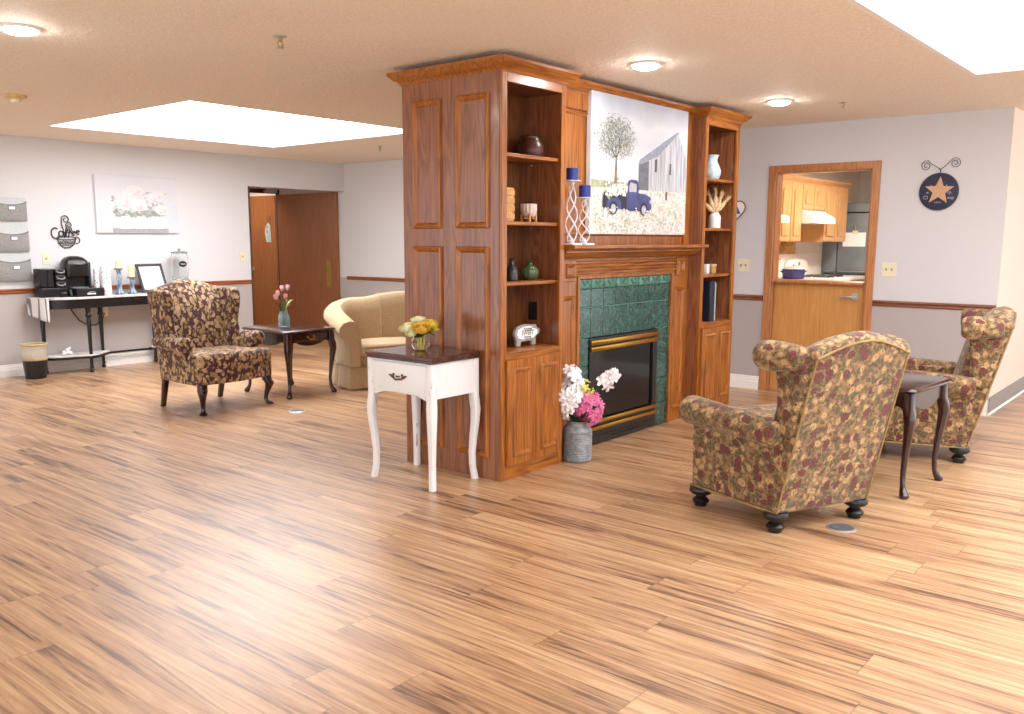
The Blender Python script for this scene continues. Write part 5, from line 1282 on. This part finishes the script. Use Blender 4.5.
# hanging pocket organiser
ho = thing('wall_organizer', 'grey felt three-pocket organizer hanging at the left picture edge', 'organizer', (3.85, YW, .95))
b = MB(); b.rbox(3.675, 4.012, YW-.012, YW-.001, .95, 1.835, .003, 1); b.build('backing', M['felt_light'], ho)
for k, (zb, zt_) in enumerate(((1.60, 1.80), (1.29, 1.50), (.985, 1.215))):
    b = MB(); n = 16; rings = []
    for i in range(n+1):
        u = i/n; x = 3.68+.325*u; sag = .035*math.sin(u*PI)**.6*(1 if .06 < u < .94 else .3); d = .02+.03*math.sin(u*PI)**.5
        rings.append([(x, YW-.013, zb), (x, YW-.013-d*.6, zb), (x, YW-.014-d, zb+.03), (x, YW-.014-d, zt_-sag-.01), (x, YW-.010-d, zt_-sag), (x, YW-.013, zt_-sag)])
    b.loft(rings); pk = b.build('pocket', M['felt'], ho, smooth=50)
    b = MB(); b.tube([(3.68+.325*i/n, YW-.016-.02-.03*math.sin(i/n*PI)**.5*1.0, zt_-.004-.035*math.sin(i/n*PI)**.6*(1 if .06 < i/n < .94 else .3)) for i in range(n+1)], .003, 5); b.build('pocket_hem', plain('dark_hem', (112, 114, 116), .9), pk)
    b = MB(); zc = (zb+zt_)/2+.03; b.rbox(3.81, 3.885, YW-.070, YW-.0645, zc-.022, zc+.022, .002, 1); lb = b.build('label_holder', M['grey_plastic'], pk)
    b = MB(); b.rbox(3.818, 3.877, YW-.0725, YW-.0705, zc-.015, zc+.015, .001, 1); b.build('label_card', M['paper'], lb)
# wire coffee cup sign
cs = thing('wall_sign', 'black wire coffee cup sign reading Coffee above the coffee maker', 'sign', (4.40, YW, 1.32))
cx, cz, cy = 4.40, 1.32, YW-.012
def W3(pts): return [(cx+a, cy, cz+c) for a, c in pts]
def arc(ax, az, r0, a0, a1, r1=None, n=24, sx=1): return [(ax+sx*(r0+((r1 if r1 is not None else r0)-r0)*i/n)*math.cos(a0+(a1-a0)*i/n), az+(r0+((r1 if r1 is not None else r0)-r0)*i/n)*math.sin(a0+(a1-a0)*i/n)) for i in range(n+1)]
wt = .005
b = MB()
b.tube(W3([(-.10+.0, .105)]+[(-.098+.008*i/10, .105-.02*i/10) for i in range(1, 4)]+arc(.0, .105, .10, PI*1.08, PI*1.92, n=24, sx=.95)+[(.1, .105)]), wt, 6)
b.tube(W3([(.10*math.cos(2*PI*k/28), .107+.016*math.sin(2*PI*k/28)) for k in range(28)]), wt*.9, 6, closed=True)
b.tube(W3(arc(.105, .085, .035, -PI*.6, PI*.62, n=16)), wt, 6)
for k in range(9):
    a = -.075+.0185*k; b.tube(W3([(a, .085-.01*(k % 2)), (a+.012, .06), (a-.004, .035+.012*abs(k-4)/4)]), wt*.7, 5)
b.tube(W3([(-.085, .06), (-.04, .05), (.0, .062), (.04, .05), (.085, .06)]), wt*.7, 5); b.tube(W3([(-.06, .03), (-.02, .035), (.02, .028), (.06, .033)]), wt*.7, 5)
b.tube(W3([(-.03, .006), (.03, .006)]), wt*1.3, 6)
b.build('cup', M['wire_black'], cs)
b = MB()
# letters of the word as bent wire: C o f f e e
b.tube(W3(arc(-.115, .16, .055, PI*.28, PI*1.75, n=20, sx=.75)+[(-.07, .13)]), wt*1.25, 6)
b.tube(W3(arc(-.055, .155, .028, 0, 2*PI, n=18, sx=.85)), wt*1.2, 6)
for fx in (-.01, .03):
    b.tube(W3([(fx-.012, .11), (fx, .15), (fx+.008, .2), (fx+.02, .222), (fx+.032, .212), (fx+.026, .19), (fx+.006, .165), (fx-.01, .16)]), wt*1.1, 6); b.tube(W3([(fx-.014, .165), (fx+.03, .172)]), wt, 6)
for ex in (.078, .125): b.tube(W3([(ex-.018, .158+.2*(ex-.078)), (ex+.018, .166+.2*(ex-.078))]+arc(ex, .16+.2*(ex-.078), .022, .2, PI*1.75, n=16, sx=.85)), wt*1.2, 6)
b.build('lettering', M['wire_black'], cs)
b = MB()
b.tube(W3([(-.02, .115), (-.03, .2), (-.045, .26), (-.04, .31)]+arc(.0, .305, .045, PI*.95, -PI*1.6, .012, 34)), wt, 6)
b.tube(W3([(.0, .115), (.0, .18), (.005, .215)]+arc(.035, .245, .035, PI*1.15, -PI*1.3, .01, 30)), wt, 6)
b.build('steam', M['wire_black'], cs)

# ------------------------------------------------------------------ right wall decor
sy, sz, sr = 1.995, 1.822, .150
st = thing('wall_sign', 'round navy wooden sign with a tan burlap star on the right wall', 'sign', (XR, sy, sz))
b = MB(); b.loft([[(XR-o, sy+r_*math.cos(2*PI*k/48), sz+r_*math.sin(2*PI*k/48)) for k in range(48)] for o, r_ in ((.001, sr), (.012, sr), (.014, sr-.003))]); disc = b.build('disc', M['star_blue'], st)
b = MB(); b.tube([(XR-.010, sy+(sr+.001)*math.cos(2*PI*k/48), sz+(sr+.001)*math.sin(2*PI*k/48)) for k in range(48)], .003, 6, closed=True); b.build('rim', plain('worn_rim', (112, 92, 80), .7), disc)
pts = []
for k in range(10):
    a = PI/2+2*PI*k/10+.04; q = .118 if k % 2 == 0 else .05; pts.append((sy-.004+q*math.cos(a), sz+.006+q*math.sin(a)))
b = MB(); b.prism(pts, 'yz', XR-.022, XR-.0145); b.build('star', M['burlap'], st, bevel=.002)
for s_, u, v, size in (('a', -.062, .052, .03), ('y', .058, .052, .03), ('w', -.085, -.005, .032), ('up,', .082, -.005, .036), ('Cl', -.098, -.047, .042), ('eep', .095, -.05, .036), ('other', .0, -.085, .026)):
    MB().text(s_, size, lambda p, q: (XR-.0146, sy-u-p, sz+v+q)).build('lettering', M['letter'], disc, smooth=0)
b = MB()
b.tube([(XR-.008, sy-.0, sz+sr-.004), (XR-.01, sy-.004, sz+sr+.015), (XR-.01, sy+.004, sz+sr+.035)], .0035, 6)
def curl(s_, k): 
    base = [(0, sr+.03), (.035*s_, sr+.055), (.075*s_, sr+.085*k)]
    c = (.11*s_, sr+.066*k)
    sp = [(c[0]+(.043-.033*i/30)*math.cos(PI/2+.35*s_-s_*3.3*PI*i/30), c[1]+(.043-.033*i/30)*math.sin(PI/2+.35*s_-s_*3.3*PI*i/30)) for i in range(31)]
    return [(XR-.01, sy+u, sz+v) for u, v in base+sp]
b.tube(curl(1, .95), .0025, 6); b.tube(curl(-1, 1.15), .0025, 6); b.build('wire_hanger', M['rust'], st)
# heart-shaped sign peeping from behind the far bookcase
hy, hz = 3.80, 1.70
ht_ = thing('heart_sign', 'white heart-shaped sign with red rim, half hidden behind the far bookcase', 'sign', (XR, hy, hz))
hp = [(.115*math.sin(t)**3*1.0, .0075*(13*math.cos(t)-5*math.cos(2*t)-2*math.cos(3*t)-math.cos(4*t))+.0) for t in [2*PI*k/48 for k in range(48)]]
b = MB(); b.prism([(hy-a, hz+c) for a, c in hp], 'yz', XR-.014, XR-.001); b.build('heart', M['white'], ht_)
b = MB(); b.tube([(XR-.013, hy-a, hz+c) for a, c in hp], .006, 6, closed=True); b.build('rim', M['red'], ht_)
b = MB(); b.prism([(hy+.02, hz-.03), (hy-.07, hz-.03), (hy-.03, hz+.05)], 'yz', XR-.017, XR-.0145); b.build('blue_motif', M['blue'], ht_)

# ------------------------------------------------------------------ floor outlets
for (x, y, lab) in ((4.37, 1.415, 'round grey floor outlet cover behind the foreground armchair'), (4.495, 5.965, 'round grey floor outlet cover in front of the cherry side table')):
    fo = thing('floor_outlet', lab, 'floor outlet', (x, y, .0))
    MB().lathe([(.072, .0004), (.072, .003), (.064, .006), (.062, .0045), (.003, .0045)], (x, y, 0), 40).build('ring', M['chrome'], fo)
    MB().lathe([(.06, .0048), (.058, .007), (.012, .0072), (.010, .006), (.002, .006)], (x, y, 0), 40).build('cover', M['grey_plastic'] if y > 3 else plain('dark_grey_cover', (92, 94, 100), .4), fo)

# ------------------------------------------------------------------ ceiling fixtures
DL = [(1.998, 4.76, 'bright recessed downlight at the left edge of the ceiling'), (4.74, 2.84, 'bright recessed downlight above the truck canvas'), (6.60, 2.79, 'bright recessed downlight in front of the far bookcase')]
for x, y, lab in DL:
    dl = thing('downlight', lab, 'ceiling light', (x, y, CZ), 0, 'recessed downlights')
    MB().lathe([(.078, -.0005), (.098, -.001), (.098, -.006), (.088, -.012), (.078, -.012)], (x, y, CZ), 36, cap=False).build('trim_ring', M['white_base'], dl)
    MB().lathe([(.077, -.008), (.073, -.02), (.05, -.03), (.002, -.034)], (x, y, CZ), 32).build('lens', M['lamp'], dl)
def sprinkler(x, y, z, label):
    s = thing('sprinkler', label, 'sprinkler', (x, y, z), 0, 'ceiling sprinklers')
    MB().lathe([(.034, -.0005), (.034, -.004), (.018, -.010), (.012, -.011)], (x, y, z), 24).build('escutcheon', M['chrome'], s)
    b = MB(); b.cyl((x, y, z-.01), (x, y, z-.028), .011, n=10)
    for q in (-1, 1): b.tube([(x+q*.009, y, z-.026), (x+q*.018, y, z-.04), (x+q*.006, y, z-.055)], .003, 6)
    b.build('body', M['brass_old'], s)
    b = MB(); b.lathe([(.004, -.055), (.02, -.056), (.021, -.059), (.004, -.06)], (x, y, z), 16); b.build('deflector', M['chrome'], s)
sprinkler(2.926, 3.917, CZ, 'ceiling sprinkler left of the near bookcase, closest to the viewer')
sprinkler(6.95, 7.56, CZ, 'small sprinkler between the left skylight tray and the bookcase edge')
sprinkler(6.947, 2.441, CZ, 'ceiling sprinkler right of the far bookcase downlight')
sd = thing('smoke_detector', 'cream smoke detector on the ceiling at the left picture edge', 'smoke detector', (2.87, 7.0, CZ))
MB().lathe([(.075, -.0005), (.078, -.012), (.05, -.026), (.036, -.028)], (2.87, 7.0, CZ), 32).build('base', plain('aged_cream', (214, 186, 122), .5), sd)
MB().lathe([(.035, -.0285), (.036, -.05), (.028, -.056), (.002, -.058)], (2.87, 7.0, CZ), 24).build('sensor', M['ivory'], sd)
tl_ = thing('flush_light', 'round flush light in the middle of the left skylight tray', 'ceiling light', (5.02, 7.5, CZ+TD))
MB().lathe([(.16, -.0005), (.16, -.02), (.15, -.024), (.14, -.02)], (5.02, 7.5, CZ+TD), 40, cap=False).build('trim_ring', plain('shiny_ring', (210, 212, 216), .3, .5), tl_)
MB().lathe([(.145, -.01), (.13, -.05), (.08, -.07), (.002, -.076)], (5.02, 7.5, CZ+TD), 36).build('diffuser', M['panel'], tl_)

# ------------------------------------------------------------------ kitchen beyond the half door
YK = 4.02; YKW = 4.359
def upper(x0, x1, z0, z1, nd, label):
    c = thing('wall_cabinet', label, 'cabinet', ((x0+x1)/2, YKW, z0), 0, 'maple kitchen wall cabinets')
    b = MB(); b.box(x0+.001, x1-.001, YK, YKW-.001, z0, z1); b.build('carcass', M['maple'], c)
    w = (x1-x0)/nd
    for k in range(nd):
        xa, xb = x0+w*k+.008, x0+w*(k+1)-.008
        b = MB(); b.box(xa, xb, YK-.019, YK-.001, z0+.012, z1-.02); d = b.build('door', M['maple'], c, bevel=.003)
        b = MB(); iw = xb-xa-.12; cxm = (xa+xb)/2
        arch = [(cxm-iw/2, z0+.07), (cxm+iw/2, z0+.07)]+[(cxm+iw/2*math.cos(PI*i/12), z1-.115+.035*math.sin(PI*i/12)) for i in range(13)]
        b.prism(arch, 'xz', YK-.034, YK-.0195); b.build('raised_panel', M['maple'], d, bevel=.009)
    return c
upper(9.29, 10.27, 1.40, 2.09, 3, 'maple wall cabinet with arched doors at left behind the half door')
upper(10.27, 10.985, 1.77, 2.09, 2, 'short maple wall cabinet directly above the white range hood')
upper(10.985, 11.79, 1.40, 2.09, 2, 'tall maple wall cabinet right of the range hood beside the refrigerator')
b = MB(); crown(b, [(9.29, YK-.002), (11.792, YK-.002), (11.792, YKW)], 2.0905, [(0, 0), (.006, 0), (.02, .02), (.045, .035), (.05, .05), (0, .05)]); solo('crown_moulding', b, M['maple'], (10.5, YK, 2.0905), 'pale maple crown moulding capping the kitchen wall cabinets', 'moulding', smooth=30)
def hood(x0, x1, z, yf, label):
    h = thing('range_hood', label, 'range hood', ((x0+x1)/2, 4.1, z))
    b = MB(); b.prism([(YKW-.002, z), (yf, z), (yf, z+.06), (yf+.03, z+.085), (YK-.03, z+.14), (YK-.03, z+.15), (YKW-.002, z+.15)], 'yz', x0, x1); b.build('body', M['white'], h, bevel=.004)
    b = MB(); b.rbox(x0+.2, x0+.4, yf-.004, yf-.0005, z+.015, z+.045, .002, 1); b.build('control_strip', M['ivory'], h)
hood(10.275, 10.98, 1.615, 3.86, 'white range hood under the short maple wall cabinet')
mw = thing('hood_unit', 'white hood-like unit cut off by the left doorframe of the half door', 'range hood', (8.95, 3.9, 1.6))
b = MB(); b.prism([(YKW-.002, 1.60), (3.75, 1.60), (3.75, 1.665), (3.80, 1.69), (YKW-.002, 1.70)], 'yz', 8.7, 9.288); b.build('body', M['white'], mw, bevel=.004)
b = MB(); b.rbox(9.0, 9.2, 3.746, 3.7495, 1.615, 1.65, .002, 1); b.build('control_strip', M['ivory'], mw)
b = MB(); b.box(10.272, 10.983, YKW-.02, YKW-.001, 1.25, 1.61); solo('hood_shade_panel', b, M['tan_wood'], (10.6, YKW, 1.25), 'brown panel standing in for shade on the wall below the range hood', 'panel')  # shaded wall under the hood, imitated by a brown panel
b = MB(); b.box(8.3, 11.9, YKW-.012, YKW-.001, .975, 1.249)
for k in range(24): b.box(8.3+.15*k, 8.3+.15*k+.004, YKW-.0125, YKW-.0115, .975, 1.249)
solo('backsplash', b, M['wtile'], (10, YKW, .975), 'white tiled backsplash behind the kitchen stove', 'backsplash')
sp = thing('spice_shelf', 'small wooden spice shelf with scrolled bracket under the left kitchen cabinet', 'shelf', (9.9, 4.25, 1.19))
b = MB(); b.box(9.5, 10.20, 4.2, YKW-.0135, 1.19, 1.21); b.box(9.5, 10.2, 4.2, YKW-.0135, 1.36, 1.395); b.build('board', M['maple'], sp)
b = MB(); b.prism([(YKW-.014, 1.13), (YKW-.014, 1.3995), (4.06, 1.3995), (4.07, 1.35), (4.15, 1.33), (4.17, 1.28), (4.25, 1.26), (4.28, 1.19)], 'yz', 10.201, 10.225); b.build('bracket', M['tan_wood'], sp)
random.seed(2)
for k in range(4):
    x = 9.92+.075*k; j = thing('spice_jar', ('leftmost spice jar', 'second spice jar from left', 'third spice jar from left', 'spice jar nearest the bracket')[k]+' on the small kitchen shelf', 'jar', (x, 4.27, 1.2105), 0, 'spice jars')
    MB().lathe([(.026, 0), (.028, .004), (.028, .07), (.02, .082)], (x, 4.27, 1.2105), 16).build('body', plain('spice_contents', ((120, 96, 70), (190, 170, 140), (70, 62, 58), (170, 150, 120))[k], .4), j)
    MB().lathe([(.023, .0825), (.024, .105), (.002, .107)], (x, 4.27, 1.2105), 16).build('lid', M['dark_steel'], j)
ct = thing('base_cabinet', 'maple kitchen base cabinet with white counter left of the stove', 'cabinet', (9.5, 4.0, 0))
b = MB(); b.box(8.5, 10.63, 3.76, YKW-.013, .0, .93); b.build('carcass', M['maple'], ct)
b = MB(); b.rbox(8.5, 10.635, 3.72, YKW-.013, .9305, .97, .006, 2); b.build('countertop', M['stone'], ct)
for k in range(4):
    b = MB(); b.box(8.52+.53*k, 8.52+.53*k+.5, 3.741, 3.759, .12, .9); b.build('door', M['maple'], ct, bevel=.004)
c2 = thing('base_cabinet', 'narrow maple base cabinet with white counter between stove and refrigerator', 'cabinet', (11.6, 4.0, 0))
b = MB(); b.box(11.30, 11.9, 3.76, YKW-.013, .0, .93); b.build('carcass', M['maple'], c2)
b = MB(); b.rbox(11.295, 11.9, 3.72, YKW-.013, .9305, .97, .006, 2); b.build('countertop', M['stone'], c2)
b = MB(); b.box(11.32, 11.88, 3.741, 3.759, .12, .9); b.build('door', M['maple'], c2, bevel=.004)
sv = thing('stove', 'white kitchen stove with rounded backguard seen over the half door', 'stove', (10.96, 4.0, 0))
b = MB(); b.rbox(10.645, 11.285, 3.74, YKW-.02, .0, .972, .01, 2); b.build('body', M['white'], sv)
b = MB(); pts = [(10.66, .973), (11.27, .973), (11.27, 1.12)]+[(10.965+.305*math.cos(PI*i/16), 1.12+.07*math.sin(PI*i/16)**.6) for i in range(1, 16)]+[(10.66, 1.12)]; b.prism(pts, 'xz', 4.28, YKW-.022); bg = b.build('backguard', M['white'], sv, bevel=.008)
b = MB(); b.cyl((10.965, 4.2795, 1.13), (10.965, 4.27, 1.13), .02, n=16); b.build('clock_knob', M['grey_plastic'], bg)
for gx in (10.8, 11.13):
    for gy in (3.9, 4.13):
        b = MB()
        for q in (.05, .1): b.tube([(gx+q*math.cos(2*PI*k/20), gy+q*math.sin(2*PI*k/20), .984) for k in range(20)], .006, 6, closed=True)
        for k in range(4): a = PI/4+PI/2*k; b.tube([(gx, gy, .99), (gx+.12*math.cos(a), gy+.12*math.sin(a), .99), (gx+.125*math.cos(a), gy+.125*math.sin(a), .974)], .006, 6)
        b.build('burner_grate', M['black_paint'], sv)
b = MB(); b.tube([(10.72, 3.735, .84), (10.72, 3.70, .84), (11.21, 3.70, .84), (11.21, 3.735, .84)], .01, 8); b.build('oven_handle', M['chrome'], sv)
pt = thing('cooking_pot', 'indigo enamel cooking pot with white lid, left side of kitchen counter', 'pot', (10.30, 4.08, .9705))
MB().lathe([(.11, 0), (.125, .008), (.13, .1), (.133, .115), (.126, .112), (.12, .01), (.003, .01)], (10.30, 4.08, .9705), 32).build('body', M['purple'], pt)
MB().lathe([(.132, .1155), (.12, .128), (.05, .142), (.01, .145), (.016, .165), (.002, .17)], (10.30, 4.08, .9705), 32).build('lid', M['cer_white'], pt)
for s_ in (-1, 1):
    b = MB(); b.tube([(10.30+s_*.128*UX, 4.08+s_*.128*UY, 1.06), (10.30+s_*.16*UX, 4.08+s_*.16*UY, 1.065), (10.30+s_*.13*UX, 4.08+s_*.13*UY, 1.045)], .007, 8); b.build('handle', M['purple'], pt)
fx = 11.95
fg = thing('refrigerator', 'grey stainless refrigerator at the back of the kitchen beyond the half door', 'refrigerator', (12.3, 3.8, 0))
b = MB(); b.rbox(fx+.04, 12.7, 3.30, YKW-.002, 0, 1.90, .008, 2); b.build('cabinet', M['dark_steel'], fg)
for (ya, yc, za, zc) in ((4.165, YKW-.003, .98, 1.77), (3.31, 4.155, .98, 1.77), (3.31, YKW-.003, 1.785, 1.895), (3.31, YKW-.003, .08, .968)):
    b = MB(); b.rbox(fx, fx+.0395, ya, yc, za, zc, .006, 2); b.build('door', M['steel'], fg)
for (ya, yc) in ((4.19, 4.30), (3.75, 4.13)):
    b = MB(); b.tube([(fx-.001, ya, 1.015), (fx-.03, ya+.01, 1.015), (fx-.03, yc-.01, 1.015), (fx-.001, yc, 1.015)], .008, 8); b.build('handle', M['chrome'], fg)
np_ = thing('paper_note', 'white paper note clipped to the refrigerator door', 'paper', (fx, 3.95, 1.34))
b = MB(); b.box(fx-.003, fx-.001, 3.80, 4.09, 1.34, 1.52); b.build('sheet', M['paper'], np_)
b = MB(); b.rbox(fx-.009, fx-.0032, 3.90, 3.97, 1.50, 1.545, .002, 1); b.build('clip', M['ivory'], np_)
b = MB(); b.tube([(fx-.004, 3.935, 1.545), (fx-.012, 3.935, 1.60), (fx-.016, 3.96, 1.64), (fx-.008, 3.99, 1.62)], .004, 6); solo('wall_hook', b, M['chrome'], (fx-.004, 3.935, 1.545), 'small wire hook above the paper note on the refrigerator', 'hook')
kl = thing('fill_light', 'long unseen fill light added on the kitchen ceiling', 'ceiling light', (10.2, 3.0, CZ))  # unseen glowing fixture added to brighten the kitchen
b = MB(); b.rbox(9.2, 11.2, 2.85, 3.15, CZ-.06, CZ-.002, .01, 2); b.build('housing', M['white'], kl)
b = MB(); b.box(9.25, 11.15, 2.88, 3.12, CZ-.066, CZ-.0605); b.build('tube', M['kfill'], kl, smooth=0)
hl = thing('fill_light', 'unseen fill light added on the corridor ceiling behind the header', 'ceiling light', (7.4, 11.6, CZ))  # unseen glowing fixture added so the numbered corridor door is lit
b = MB(); b.rbox(7.0, 7.8, 11.2, 12.0, CZ-.05, CZ-.002, .01, 2); b.build('housing', M['white'], hl)
b = MB(); b.box(7.05, 7.75, 11.25, 11.95, CZ-.056, CZ-.0505); b.build('tube', M['hfill'], hl, smooth=0)

# ------------------------------------------------------------------ light, camera, view
w = bpy.data.worlds.new('world'); SC.world = w; w.use_nodes = True
bgn = w.node_tree.nodes['Background']; bgn.inputs[0].default_value = (.97, .985, 1.0, 1); bgn.inputs[1].default_value = 1.7

cam = bpy.data.cameras.new('camera'); co = bpy.data.objects.new('camera', cam); COL.objects.link(co)
F_, CX_, CY_ = 884.072, 501.399, 379.206
yaw, pit, roll = 0.693997591, 0.157489259, 0.002168360
fwv = Vector((math.cos(yaw)*math.cos(pit), math.sin(yaw)*math.cos(pit), -math.sin(pit))); rt = Vector((math.sin(yaw), -math.cos(yaw), 0)); up = rt.cross(fwv)
r2 = math.cos(roll)*rt+math.sin(roll)*up; u2 = -math.sin(roll)*rt+math.cos(roll)*up
co.matrix_world = Matrix(((r2.x, u2.x, -fwv.x, 0), (r2.y, u2.y, -fwv.y, 0), (r2.z, u2.z, -fwv.z, 1.43), (0, 0, 0, 1)))
cam.sensor_fit = 'HORIZONTAL'; cam.sensor_width = 36; cam.lens = F_*36/1024
cam.shift_x = (512-CX_)/1024; cam.shift_y = (CY_-357)/1024
cam.clip_start = .05; cam.clip_end = 100
SC.camera = co
vs_ = SC.view_settings; vs_.view_transform = 'Standard'; vs_.look = 'None'; vs_.gamma = 1; vs_.use_curve_mapping = False; vs_.exposure = 0.52
